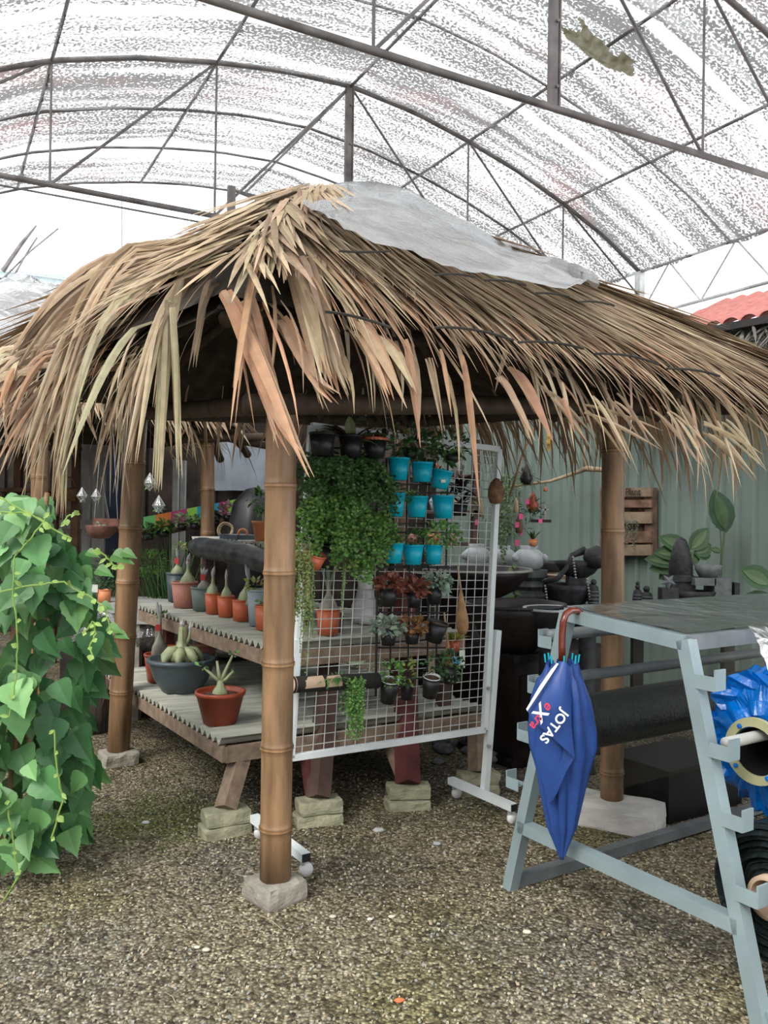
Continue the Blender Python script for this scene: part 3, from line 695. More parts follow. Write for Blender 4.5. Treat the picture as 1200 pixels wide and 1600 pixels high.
# dark dry fringe hanging on the far right eave, seen from inside
# clear plastic sheet over the ridge
low = [(474, 312), (505, 335), (540, 356), (600, 381), (660, 403), (720, 420), (790, 438), (850, 450), (900, 452), (935, 446)]
top = [(474, 310), (505, 300), (540, 290), (590, 289), (640, 303), (700, 337), (770, 372), (830, 398), (890, 425), (936, 444)]
rows = []
for j in range(9):
    rw = []
    for i in range(37):
        t = i/36*(len(low)-1); k = min(int(t), len(low)-2); f = t-k
        lx, ly = low[k][0]+(low[k+1][0]-low[k][0])*f, low[k][1]+(low[k+1][1]-low[k][1])*f
        tx, ty = top[k][0]+(top[k+1][0]-top[k][0])*f, top[k][1]+(top[k+1][1]-top[k][1])*f
        pl = faceray(lx, ly, APX, C_N, C_R, .30)
        if pl.y > 4.3 or lx < 531: pl = at(lx, ly, min(pl.y, 4.15))
        hd = (C_R-APX)
        ptp = hit(tx, ty-6, APX+V((0, -.04, 0)), (hd.x, hd.y)) if tx > 531 else at(tx, ty-6, 4.25); b = j/6
        if j <= 6:
            p = pl.lerp(ptp, b)+V((0, 0, 0.0))
        else:
            p = ptp+V((.15, .5, -.25))*(j-6)
        p = p+V((rnd(-1, 1), rnd(-1, 1), rnd(-1, 1)))*.006+V((0, -.05*abs(mnoise.noise(p*3)), .045*mnoise.noise(p*4)))*(0 if j > 5 else 1)
        rw.append(p)
    rows.append(rw)
m = MB(); m.grid(rows); o = m.build('plastic_sheet', 'clear_sheet', None, True); tag(o, 'clear plastic sheet draped over the peak of the big thatched roof', 'plastic sheet')

# concrete foot blocks
def rough_block(name, mt, c, sz, rot, lb, cat='block', group=None, chip=.006):
    m = MB(); ax = V((math.cos(rot), math.sin(rot), 0)); ay = V((-ax.y, ax.x, 0)); c = V(c); k = 5; h = sz[2]
    def P(u, v, w_):
        q = V((u, v, w_)); e = sum(1 for t in (u, v, w_) if abs(t) > .49)
        sh = 1-(.02*e if e > 1 else 0)
        p = c+ax*u*sz[0]*sh+ay*v*sz[1]*sh+V((0, 0, (w_+.5)*h*(1 if w_ < 0 else sh)))
        return p+V((mnoise.noise(p*22), mnoise.noise(p*22+V((5, 5, 5))), mnoise.noise(p*22+V((9, 2, 1))) if w_ > -.4 else 0))*chip*1.6
    L5 = [i/k-.5 for i in range(k+1)]
    for s_ in (-.5, .5):
        m.grid([[P(s_, v, w_) for v in L5] for w_ in L5]); m.grid([[P(u, s_, w_) for u in L5] for w_ in L5]); m.grid([[P(u, v, s_) for u in L5] for v in L5])
    o = m.build(name, mt); tag(o, lb, cat, group); return o
rough_block('concrete_block', 'concrete', (PB[0].x, PB[0].y+.0, -.01), (.19, .19, .085), .75, 'square concrete foot block under the front bamboo post', 'block', 'concrete post feet')
rough_block('concrete_block', 'concrete', (PB[1].x, PB[1].y, -.01), (.2, .2, .085), .6, 'square concrete foot block under the left bamboo post', 'block', 'concrete post feet')
rough_block('foam_block', 'white_block', (PB[2].x+.03, PB[2].y-.02, -.01), (.42, .22, .14), -.52, 'big white block under the right bamboo post', 'block')

# second pavilion behind on the left
n2, r2, b2, l2 = V((-3.4, 5.9, 2.25)), V((-1.1, 7.2, 2.15)), V((-2.6, 10.0, 2.2)), V((-5.6, 8.2, 2.2)); a2 = at(45, 452, 7.7)
pv2 = thing('thatched_pavilion', 'second thatched pavilion behind at the left with a plastic covered peak', 'pavilion', V((-1.6, 7.3, 0)))
thatch_deck(pv2, a2, [n2, r2, b2, l2])
thatch_face(pv2, a2, n2, r2, rows=6, per_m=34, L=.6, seed=11, wmul=1.5); thatch_face(pv2, a2, l2, n2, rows=6, per_m=26, L=.6, seed=12, wmul=1.5); thatch_face(pv2, a2, r2, b2, rows=5, per_m=24, L=.6, seed=13, wmul=1.5)
for (px, Y, px2) in ((326, 7.3, 324), (60, 6.3, 62)):
    m = MB(); p = at(px, 1000, Y); p.z = 0; q = at(px2, 690, Y); q.z = 2.2; bamboo(m, p, q, .062, .06, step=.4); m.build('bamboo_post', 'bamboo', pv2, True)
ps = V((-1.58, 7.3, 2.2))
for a, b in ((V((-2.2, 6.9, 2.3)), V((-.9, 7.5, 2.1))), (V((-1.6, 7.0, 2.5)), V((-1.5, 7.6, 2.0))), (V((-1.4, 7.1, 2.35)), V((-1.25, 7.6, 2.05))), (V((-1.75, 7.2, 2.15)), V((-.9, 7.35, 2.2)))):
    m = MB(); bamboo(m, a, b, .035, .035, step=.3, n=10); m.build('tie_beam', 'bamboo_shaded', pv2, True)
random.seed(17)
rows = []
for j in range(11):
    rw = []
    for i in range(25):
        s = i/24; t = j/10*.72
        if s < .5: p = face_pt(a2, l2, n2, s*2, t, .16)
        else: p = face_pt(a2, n2, r2, s*2-1, t, .16)
        rw.append(p+V((0, 0, .05*mnoise.noise(p*3)))+V((rnd(-1, 1), rnd(-1, 1), rnd(-1, 1)))*.012)
    rows.append(rw)
m = MB(); m.grid(rows); clear_mat('milky_sheet', (0.85, 0.87, 0.88), 0.55, nscale=5, gloss=1.0); o = m.build('plastic_sheet', 'milky_sheet', None, True); tag(o, 'crinkled clear plastic sheet over the peak of the rear left pavilion', 'plastic sheet')
# ============================================================ HELPERS FOR PLANTS AND POTS
TH = math.radians(25)
def prof_pot(rt, rb, h, rim=.012, lip=None):
    lip = lip or rt*.16
    return [(0, 0), (rb, 0), (rb+(rt-rb)*.86, h-lip), (rt*.955, h-lip), (rt, h-lip*.95), (rt*1.01, h-lip*.5), (rt, h), (rt*.92, h), (rt*.88, h-lip*.6), (rt*.86, h-lip*1.1)]
def pot(root, c, rt, rb, h, m, soil='soil', name='pot', ax=(0, 0, 1), n=24, squash=(1, 1)):
    c = V(c); b = MB(); pr = prof_pot(rt, rb, h); b.lathe(pr, c, n, ax, squash=squash); o = b.build(name, m, root, True)
    o.data.polygons.foreach_set('use_smooth', [len(p.vertices) == 4 for p in o.data.polygons])
    if soil:
        b = MB(); b.lathe([(0, h-rt*.2), (rt*.85, h-rt*.2), (rt*.5, h-rt*.12), (0, h-rt*.09)], c, n, ax, wob=.1, squash=squash); b.build('soil', soil, o, True)
    return o
GREENS = [(.10, .25, .06), (.15, .33, .08), (.07, .18, .05), (.2, .4, .1)]
DARKG = [(.05, .13, .04), (.07, .17, .05), (.04, .09, .03)]
YELG = [(.3, .4, .08), (.22, .38, .08), (.38, .42, .12)]
SILV = [(.33, .43, .34), (.25, .36, .28), (.42, .5, .4)]
REDF = [(.30, .09, .06), (.36, .14, .08), (.22, .06, .05)]
ORNF = [(.35, .18, .07), (.28, .14, .06)]
def cloud(m, c, rad, n, size, cols, shape=((0, 0), (.35, .8), (.65, .8), (1, 0)), up=.4, aspect=.6, shell=.3):
    c = V(c)
    for i in range(n):
        a = V((random.gauss(0, 1), random.gauss(0, 1), random.gauss(0, 1))).normalized(); k = shell+(1-shell)*random.random()**.5
        p = c+V((a.x*rad[0]*k, a.y*rad[1]*k, a.z*rad[2]*k)); d = (a+V((rnd(-1, 1), rnd(-1, 1), rnd(-.6, .8)))*.9).normalized()
        m.col = vary(random.choice(cols), .25); L = size*rnd(.6, 1.2)
        m.leaf(p, d, V((rnd(-1, 1), rnd(-1, 1), up+rnd(0, 1))), L, L*aspect, shape)
def fol(root, c, rad, n, size, cols, name='foliage', **k):
    m = MB(); cloud(m, c, rad, n, size, cols, **k); return m.build(name, 'leaf', root)
def trail(m, c, spread, n, length, size, cols, step=.012, sway=.03, up=0.02):
    """hanging strands set with small leaves"""
    c = V(c)
    for i in range(n):
        p = c+V((rnd(-spread, spread), rnd(-spread, spread)*.5-.01, rnd(0, up))); L = length*rnd(.35, 1); ph = rnd(0, 6); q = V(p)
        k = int(L/step); m.col = vary(cols[0], .1); pts = []
        for j in range(k):
            p = p+V((math.sin(ph+j*.2)*sway*step*6*.3+rnd(-.002, .002), rnd(-.002, .002), -step)); pts.append(V(p))
            m.col = vary(random.choice(cols), .25); m.leaf(p, V((rnd(-1, 1), rnd(-1, .4), rnd(-.8, .4))), V((rnd(-1, 1), -1, .5)), size*rnd(.6, 1.2), size*.7)
        if len(pts) > 2: m.col = vary(cols[-1], .1); m.tube(pts[::3], .0012, 4, False)
def adenium(root, c, r, h, arms=0, wraps=2, m_='caudex', lean=(0, 0), tagc=None, name='caudex'):
    """swollen trunk with a thin neck; grafts wrapped in film"""
    c = V(c); b = MB(); L = V((lean[0], lean[1], 0))
    b.lathe([(0, -.02), (r*.95, -.015), (r, h*.08), (r*.86, h*.25), (r*.5, h*.42), (r*.27, h*.55), (r*.2, h*.75), (r*.18, h)], c, 16, V((lean[0], lean[1], 1)), wob=.35)
    o = b.build(name, m_, root, True); topp = c+V((lean[0], lean[1], 1)).normalized()*h
    for i in range(wraps):
        b = MB(); a = rnd(0, 6.28) if i else 0; t = topp-V((0, 0, rnd(0, h*.2)))
        e = t+V((math.cos(a)*r*.5*(i > 0), math.sin(a)*r*.3*(i > 0), rnd(.3, .45)*h)); b.tube([t-V((0, 0, .01)), t.lerp(e, .3), t.lerp(e, .6), e, e+V((0, 0, .008))], [r*.2, r*.32, r*.26, r*.12, r*.03], 8)
        b.build('graft_wrap', 'wrap', root)
    if tagc:
        b = MB(); p = topp+V((-r*.1, -r*.6, -h*.25)); b.box(p, (.03, .002, .04)); b.build('tag', tagc, root)
    return topp

# ============================================================ THREE TIER POT STAND
TL = [on(352, 1158, .42), on(168, 1050, .42), None, on(752, 1106, .42)]
dl = (TL[1]-TL[0]).normalized(); lenL = (TL[1]-TL[0]).length; df = (TL[3]-TL[0]).normalized(); lenF = (TL[3]-TL[0]).length
st = thing('pot_stand', 'three tier timber pot stand topped with corrugated grey sheets under the pavilion', 'plant stand', V((TL[0].x, TL[0].y, 0)))
def tier(c0, ll, lf, z, dep, name, thick=.075, mt='timber'):
    """corrugated sheet on a timber frame; waves run along the front"""
    c0 = V((c0.x, c0.y, z)); m = MB(); n = int(ll/.068); pts = []
    for i in range(n*6+1):
        t = i/(n*6)*ll; pts.append((t, .017*math.cos(2*math.pi*i/6)))
    rows = [[c0+dl*t+df*f+V((0, 0, h)) for t, h in pts] for f in (-.02, lf+.02)]
    m.grid(rows); m.grid([[p-V((0, 0, .009)) for p in r_] for r_ in rows])
    for r_ in rows:
        m.grid([r_, [p-V((0, 0, .009)) for p in r_]])
    m.build('corrugated_top', 'corrugated', st, True)
    for a, b in ((c0, c0+dl*ll), (c0+df*lf, c0+df*lf+dl*ll), (c0, c0+df*lf), (c0+dl*ll, c0+dl*ll+df*lf)):
        q = MB(); q.beam(a-V((0, 0, thick/2+.027)), b-V((0, 0, thick/2+.027)), .03, thick); q.build('rail', mt, st)
    for f in (.33, .66):
        q = MB(); q.beam(c0+dl*.02+df*lf*f-V((0, 0, .05)), c0+dl*(ll-.02)+df*lf*f-V((0, 0, .05)), .035, .05); q.build('batten', 'timber_dark', st)
inn = V((-df.x*0+.0, 0, 0))
tier(TL[0], lenL, lenF, .42, 0, 'low')
M0 = on(428, 1011, .85); M1 = on(248, 945, .85); dl_m = (M1-M0).normalized()
tier(M0, (M1-M0).length, 1.15, .85, 0, 'mid')
T0 = at(478, 858, 4.75); T1 = at(304, 840, 6.2); zt = (T0.z+T1.z)/2
tier(V((T0.x, T0.y, 0)), 1.75, .75, zt, 0, 'top', thick=.05)
# legs: raking timbers, the nearest ones standing on blocks
def leg(p, q, w=.06, d=.1, m_='timber_dark'):
    b = MB(); b.beam(p, q, w, d, (dl.x, dl.y, 0)); b.build('leg', m_, st)
LB = [(355, 1262, .11), (505, 1250, .11), (632, 1228, .11), (742, 1205, .09)]
LT = [(372, 1165, 'timber', .34), (528, 1075, 'timber_dark', None), (632, 1085, 'timber_red', None), (745, 1130, 'timber', .4)]
B0 = on(352, 1263, .12); leg(B0, on(380, 1168, .36), .07, .09, 'timber')
B1 = on(497, 1247, .12); leg(B1, at(520, 960, B1.y+.55), .08, .10, 'timber_dark')
B2 = on(637, 1225, .12); leg(B2, at(630, 900, B2.y+.75), .09, .10, 'timber_red')
B3 = on(745, 1205, .12); leg(B3, on(744, 1125, .38), .06, .08, 'timber')
leg(at(478, 1160, B1.y+.18), B1+V((-.03, .05, 0)), .05, .07, 'timber_red'); leg(at(605, 1150, B2.y+.25), B2+V((-.02, .06, .02)), .05, .07, 'timber')
e = TL[1]; leg(V((e.x-.05, e.y+.05, .1)), V((e.x+.06, e.y-.05, .4)), .07, .08, 'timber_dark')
leg(V((e.x-.05, e.y+.05, .1))+df*1.3, V((e.x+.06, e.y-.05, .4))+df*1.3, .07, .08, 'timber_dark')
for f, g_ in ((.04, 0), (1.1, 0)):
    a = V((M1.x, M1.y, 0))+df*f-dl*.1; leg(V((a.x, a.y, .02)), V((a.x, a.y, .82)), .06, .08, 'timber_red')
    a = V((M0.x, M0.y, 0))+df*f+dl*.1; leg(V((a.x, a.y, .40)), V((a.x, a.y, .82)), .06, .08, 'timber_dark')
for dd_, ff_ in ((.15, .05), (1.6, .05), (.15, .7), (1.6, .7)):
    a = V((T0.x, T0.y, 0))+df*ff_+dl*dd_; leg(V((a.x, a.y, .83)), V((a.x, a.y, zt-.03)), .06, .08, 'timber_dark')
# brick feet, two laid on each other
def feet(B, rot, txt, tw=.0, s=1.0):
    rough_block('brick', 'mossy_brick', (B.x, B.y, -.01), (.23*s, .13*s, .062), rot+tw, 'lower brick of the '+txt, 'brick', 'bricks under the stand legs')
    rough_block('brick', 'mossy_brick', (B.x+.006, B.y+.006, .056), (.22*s, .12*s, .062), rot, 'upper brick of the '+txt, 'brick', 'bricks under the stand legs')
feet(B0, .5, 'pair under the stand leg left of the front post', .05); feet(B1, .35, 'pair just right of the front post', -.05); feet(B2, .12, 'pair under the red leg of the pot stand', .1); feet(B3, .2, 'pair behind the right foot of the wire rack', -.1)
Bq = V((e.x-.05, e.y+.05, 0)); feet(Bq, .6, 'pair under the far left stand leg beside the log', .05, .9)
# black film covered roll lying along the front of the top tier
m = MB(); a = T0-dl*.0+V((0, 0, -.055)); b = V((T0.x, T0.y, zt-.065))+dl*1.7
a = at(470, 892, 4.72); k = 14; b = at(304, 854, 6.12)
pts = [a.lerp(b, i/k)+V((0, -.03, .02*mnoise.noise(V((i*.6, 0, 0)))+.02*math.sin(i/k*3.1))) for i in range(k+1)]
m.tube(pts, [.075+.01*mnoise.noise(V((i*.9, 3, 0))) for i in range(k)]+[.05], 14); mat('grey_film', (.055, .06, .065), .4, var=.4, scale=9, bump=.6, bscale=12)
tag(m.build('plastic_roll', 'grey_film', None, True), 'long roll of dark grey plastic lying along the edge of the top tier', 'plastic roll')

# ---------------------------------------------------------------- pots on the stand
random.seed(91)
def shelf_pot(px, ytop, ybot, wpx, z, mt, label, rb=.78, kind=None, group='pots on the middle tier', **kw):
    c = on(px, ybot, z); Y = c.y; rt = wpx/2*Y/FPX; c.y += rt*.55*.5; h = (ybot-ytop)*Y/FPX*1.0
    t = thing('potted_plant', label, 'potted plant', c, group); pot(t, c, rt, rt*rb, h, mt)
    topc = c+V((0, 0, h-rt*.14))
    return t, topc, rt, h
ZM = .868
t, c, r, h = shelf_pot(276, 895, 940, 36, ZM, 'slate_pot', 'tall dark slate pot behind the pale terracotta pot, back of the middle tier'); adenium(t, c, r*.55, .13, wraps=2, tagc='tag_red'); fol(t, c+V((.02, 0, .2)), (.05, .04, .04), 40, .03, YELG)
t, c, r, h = shelf_pot(287, 909, 949, 42, ZM, 'terracotta_pale', 'largest dusty pink terracotta pot of the middle tier, left end'); adenium(t, c+V((.02, 0, 0)), r*.55, .15, wraps=2)
t, c, r, h = shelf_pot(317, 917, 954, 42, ZM, 'green_grey_pot', 'grey green pot with a red tag on the middle tier'); adenium(t, c, r*.5, .10, wraps=3, tagc='tag_red', m_='caudex_grey')
t, c, r, h = shelf_pot(331, 927, 959, 24, ZM, 'terracotta', 'small faded orange pot just right of the grey green pot', .8); adenium(t, c, r*.8, .13, wraps=2)
t, c, r, h = shelf_pot(352, 931, 964, 28, ZM, 'terracotta', 'small orange pot in the middle of the three orange ones', .8); adenium(t, c, r*.6, .12, wraps=2)
t, c, r, h = shelf_pot(377, 937, 970, 31, ZM, 'terracotta', 'small bright orange pot, rightmost of the three before the front post', .85); adenium(t, c+V((.02, 0, 0)), r*.7, .17, wraps=2, lean=(.1, 0)); adenium(t, c+V((.045, -.03, -.01)), r*.4, .07, wraps=0, lean=(.4, 0))
t, c, r, h = shelf_pot(404, 921, 977, 40, ZM, 'blue_grey_pot', 'tall pale blue grey pot half behind the front post'); fol(t, c+V((-.02, 0, .03)), (.05, .05, .03), 30, .04, ORNF+YELG); 
t, c, r, h = shelf_pot(412, 946, 984, 30, ZM, 'terracotta', 'small orange pot peeping out left of the front post', .85); fol(t, c+V((0, 0, .03)), (.03, .03, .03), 20, .03, GREENS)
# seen through the wire rack
t, c, r, h = shelf_pot(512, 951, 992, 38, ZM, 'terracotta', 'red orange pot with a swollen trunk behind the wire rack', .82); tp = adenium(t, c, r*.75, .16, wraps=0, m_='caudex_grey')
m = MB()
for i in range(5): m.col = vary((.2, .26, .2), .1); m.tube([tp-V((0, 0, .05)), tp+V((rnd(-.04, .04), 0, .06)), tp+V((rnd(-.09, .09), 0, .15))], [.008, .006, .004], 6)
m.build('stem', 'leaf', t)
w_ = on(570, 972, ZM); t = thing('wrapped_plant', 'white netting wrapped plant standing behind the wire rack', 'wrapped plant', w_); m = MB(); m.lathe([(0, 0), (.07, 0), (.085, .04), (.08, .1), (.055, .15), (.045, .22), (.05, .27), (.02, .31), (0, .32)], w_, 18, wob=.15); m.build('netting', 'pot_white', t, True)
m = MB(); m.lathe([(0, .0), (.06, -.0), (.066, .05), (0, .055)], w_+V((.03, -.06, .0)), 12, wob=.1); m.build('tied_bag', 'pot_white', t, True)
# lower tier
ZL = .438
t, c, r, h = shelf_pot(247, 1022, 1065, 48, ZL, 'terracotta_dark', 'dark red pot with a chunky trunk at the back left of the low tier', .75, group='pots on the low tier'); adenium(t, c, r*.5, .24, wraps=2, m_='caudex_grey', tagc='tag_red'); fol(t, c+V((0, 0, .25)), (.05, .04, .03), 14, .03, GREENS)
t, c, r, h = shelf_pot(262, 1012, 1048, 50, ZL, 'terracotta_dark', 'second dark red pot, half hidden behind the chunky trunk', .75, group='pots on the low tier')
t, c, r, h = shelf_pot(306, 1003, 1040, 66, ZL, 'terracotta_pale', 'wide pale pink ribbed bowl behind the big slate bowl', .7, group='pots on the low tier'); adenium(t, c, r*.3, .14, wraps=3, m_='caudex_grey'); adenium(t, c+V((-.06, 0, 0)), r*.3, .1, wraps=2, m_='caudex_grey')
c0 = on(277, 1084, ZL); c0.y += .1; t = thing('potted_plant', 'big dark slate bowl with a fat green swollen trunk on the low tier', 'potted plant', c0, 'pots on the low tier')
R = 53*c0.y/FPX; b = MB(); b.lathe([(0, 0), (R*.55, 0), (R*.78, .07), (R*.93, .155), (R*.97, .17), (R*1.02, .178), (R*1.02, .192), (R*.95, .2), (R*.9, .195), (R*.86, .17)], c0, 36); b.build('pot', 'slate_pot', t, True)
b = MB(); b.lathe([(0, .16), (R*.87, .165), (R*.5, .178), (0, .18)], c0, 24, wob=.05); b.build('soil', 'soil', t, True)
cc = c0+V((0, 0, .18)); b = MB(); b.lathe([(0, -.01), (.075, -.01), (.085, .02), (.07, .055), (.035, .085), (.026, .12), (.022, .18), (.02, .2), (.0, .215)], cc, 22, wob=.6)
for i in range(7):
    a = i*.9+.3; q = cc+V((math.cos(a)*.03, math.sin(a)*.03, .06)); b.tube([q, cc+V((math.cos(a)*.075, math.sin(a)*.075, .05)), cc+V((math.cos(a)*.11, math.sin(a)*.11, .02)), cc+V((math.cos(a)*.12, math.sin(a)*.12, -.015))], [.03, .034, .026, .012], 10)
b.build('caudex', 'caudex', t, True)
b = MB(); b.tube([cc+V((.02, 0, .09)), cc+V((.045, 0, .14)), cc+V((.05, 0, .2))], [.014, .012, .008], 8); b.build('stem', 'caudex', t, True)
b = MB(); b.tube([cc+V((.05, 0, .17)), cc+V((.052, 0, .2)), cc+V((.05, 0, .235))], [.01, .017, .004], 8); b.build('graft_wrap', 'wrap', t)
b = MB(); b.tube([cc+V((0, 0, .19)), cc+V((0, 0, .22)), cc+V((.004, 0, .25))], [.012, .02, .004], 8); b.build('graft_wrap', 'wrap', t)
c0 = on(340, 1133, ZL); c0.y += .06; t = thing('potted_plant', 'glossy reddish brown pot with bare green branches at the front of the low tier', 'potted plant', c0, 'pots on the low tier')
R = 39*c0.y/FPX; pot(t, c0, R, R*.66, .163, 'terracotta_dark', n=32); cc = c0+V((0, 0, .143))
b = MB(); b.lathe([(0, -.01), (.042, -.01), (.038, .015), (.02, .045), (.014, .07), (0, .075)], cc, 16, wob=.2); b.build('caudex', 'caudex', t, True)
b = MB(); k = cc+V((0, 0, .06))
for e1, e2 in ((V((-.035, 0, .03)), V((-.085, 0, .075))), (V((-.01, 0, .05)), V((-.02, 0, .11))), (V((.02, 0, .05)), V((.06, .0, .14))), (V((.03, 0, .02)), V((.065, 0, .06)))): b.tube([k, k+e1, k+e2], [.011, .009, .006], 8)
b.build('branch', 'caudex', t, True)
m = MB(); cloud(m, k+V((-.095, 0, .08)), (.02, .02, .015), 9, .028, GREENS); cloud(m, k+V((.065, 0, .145)), (.018, .018, .012), 8, .022, GREENS); cloud(m, k+V((.07, 0, .065)), (.012, .012, .01), 5, .018, GREENS); m.build('foliage', 'leaf', t)
# green melon slice shaped dish seen through the wires
c0 = on(556, 1037, ZL+.02); t = MB(); t.lathe([(0, 0), (.045, .003), (.068, .02), (.07, .028), (.05, .02), (0, .012)], c0, 20, (0, -.3, 1)); mat('pale_green', (.45, .6, .3), .5, var=.2, scale=9); tag(t.build('dish', 'pale_green', None, True), 'pale green dish lying on the low tier behind the wires', 'dish')
# top tier
c0 = at(411, 842, 5.35); c0.z = zt+.01; t = thing('potted_plant', 'orange pot with a small leafy plant at the end of the top tier', 'potted plant', c0, 'pots on the top tier'); pot(t, c0, .075, .05, .135, 'orange_pot'); b = MB(); b.tube([c0+V((0, 0, .1)), c0+V((-.005, 0, .2))], .006, 6); b.build('stem', 'caudex', t); fol(t, c0+V((-.015, 0, .26)), (.07, .06, .07), 70, .045, DARKG+GREENS)
c0 = at(374, 838, 5.7); c0.z = zt+.01; t = thing('dish', 'dark square dish with an orange handle on the top tier', 'dish', c0); b = MB(); b.box(c0+V((0, 0, .02)), (.3, .16, .035), dl, df); ty = b.build('tray', 'slate_pot', t)
b = MB(); b.tube([c0+V((.04+.03*math.cos(a), -.1, .045+.03*math.sin(a))) for a in np.linspace(-.4, 3.5, 9)], .009, 6); b.build('handle', 'orange_pot', ty)
c0 = at(352, 832, 6.0); b = MB(); c0.z = zt+.07
for k in range(3): b.tube([c0+V((.055*math.cos(a)*(1-.1*k), .006*k+.01*math.sin(3*a), .055*math.sin(a)*(1-.1*k))) for a in np.linspace(0, 6.28, 20)], .006, 5)
tag(b.build('twig_ring', 'branch', None, True), 'small ring of twigs standing on the top tier', 'wreath')

# ============================================================ WIRE RACK ON CASTERS
RA, RB = on(436, 1303, .10), on(756, 1237, .10); rd = V((RB.x-RA.x, RB.y-RA.y, 0)).normalized(); rp = V((-rd.y, rd.x, 0))
def rk(px, py, off=0.0): return hit(px, py, (RA.x-rp.x*off, RA.y-rp.y*off, 0), rd)
rack = thing('wire_rack', 'white wire mesh display rack on casters with plants hanging from it', 'display rack', V((RA.x, RA.y, 0)))
cTL, cBL, cBR, cTR = rk(487, 665), rk(454, 1184), rk(757, 1140), rk(779, 702)
for a, b in ((cTL, cBL), (cBR, cTR), (cTL, cTR), (cBL, cBR)):
    m = MB(); m.beam(a, b, .028, .028, (rp.x, rp.y, 0)); m.build('frame_tube', 'rack_paint', rack)
for (t_, b_) in ((rk(772, 985), RB), (rk(458, 1000), RA)):
    m = MB(); m.beam(V((b_.x, b_.y, .10))+rd*.005, t_+rd*.02, .034, .034, (rp.x, rp.y, 0)); m.build('stand_tube', 'rack_paint', rack)
for B, a, b, lab in ((RB, (704, 1219), (803, 1262), 0), (RA, (397, 1278), (478, 1340), 1)):
    pa, pb = on(*a, .10), on(*b, .10); m = MB(); m.beam(pa, pb, .04, .035); foot_ = m.build('foot', 'rack_paint', rack)
    for q in (pa, pb):
        dd_ = (pb-pa).normalized(); q = q+(dd_*.03 if q == pa else -dd_*.03)
        m = MB(); m.box(q+V((0, 0, -.025)), (.02, .02, .03)); fk = m.build('caster_fork', 'steel_light', rack)
        m = MB(); m.lathe([(.0, -.012), (.027, -.012), (.03, 0), (.027, .012), (0, .012)], q+V((.015, .01, -.062)), 14, (rp.x, rp.y, 0)); m.build('caster_wheel', 'pot_white', fk, True)
    m = MB(); dd_ = (pb-pa).normalized(); m.beam(pb, pb+dd_*.006, .036, .031); m.build('end_cap', 'black_plastic', foot_)
for y in (1165, 1075, 760):
    q = rk(762 if y > 900 else 775, y, .02); m = MB(); m.lathe([(0, 0), (.009, 0), (.009, .02), (0, .02)], q, 8, (-rp.x, -rp.y, 0)); m.build('screw', 'steel_light', rack)
m = MB(); nx_, nz_ = 20, 34
for i in range(1, nx_): m.tube([cTL.lerp(cTR, i/nx_), cBL.lerp(cBR, i/nx_)], .0022, 5)
for j in range(1, nz_): m.tube([cTL.lerp(cBL, j/nz_)+rp*.004, cTR.lerp(cBR, j/nz_)+rp*.004], .0022, 5)
m.build('wire_mesh', 'wire', rack)
# black hanging pot frames
def frame(label, x0, x1, ys, y0, y1, xs):
    c = rk((x0+x1)/2, y1, .03); t = thing('pot_rack', label, 'pot hanger', c, 'black pot frames on the rack')
    for y in ys: m = MB(); m.tube([rk(x0, y, .03), rk(x1, y-(x1-x0)*.00, .03)], .004, 6); m.build('crossbar', 'black_iron', t)
    for x in xs: m = MB(); m.tube([rk(x, y0, .035), rk(x-3, y1, .035)], .0055 if x in (xs[0],) else .0045, 6); m.build('upright', 'black_iron', t)
frame('black iron frame holding the turquoise pots', 598, 716, (757, 770, 818, 832, 887), 715, 888, (604, 637, 664, 700))
frame('black iron frame holding the lower black pots', 588, 700, (885, 957, 1012, 1060), 884, 1088, (590, 612, 640, 670, 684))
frame('black iron frame behind the fern curtain', 487, 600, (700, 755, 800, 850), 690, 880, (492, 520, 548, 590))
random.seed(5)
def rpot(xl, xr, yt, yb, mt, label, group, ax=(0, 0, 1), rb=.74, soil='soil', name='potted_plant'):
    px = (xl+xr)/2; w = (xr-xl)/2; c = rk(px, yb, .03); r = w*c.y/FPX; h = (yb-yt)*c.y/FPX*1.0; c = c-rp*(r+.035)
    c = V(c); k = (c.y)/(c+rp*(r+.035)).y
    c = CAM+(rk(px, yb, .03)-CAM)*k; r *= k; h *= k
    t = thing(name, label, 'potted plant', c, group); pot(t, c, r, r*rb, h, mt, soil, ax=ax)
    return t, c+V(ax).normalized()*h, r
TQ = 'turquoise pots on the rack'
row = [((605, 640, 715, 750), 'top row turquoise pot nearest the fern curtain', None), ((641, 677, 722, 753), 'top row turquoise pot between its two neighbours', None), ((669, 703, 734, 763), 'tilted turquoise pot with a white sticker, right end of the top row', (.18, 0, 1)),
       ((604, 633, 770, 807), 'second row turquoise pot half hidden by the fern curtain', None), ((633, 669, 775, 808), 'second row turquoise pot with a tuft over its left rim', None), ((675, 711, 774, 810), 'second row turquoise pot standing alone at the right', (-.06, 0, 1)),
       ((598, 631, 848, 880), 'bottom row turquoise pot with long striped leaves', None), ((628, 662, 851, 882), 'bottom row turquoise pot in the centre, just below a small herb', None), ((662, 692, 851, 881), 'bottom row turquoise pot under bushy bright green leaves', None)]
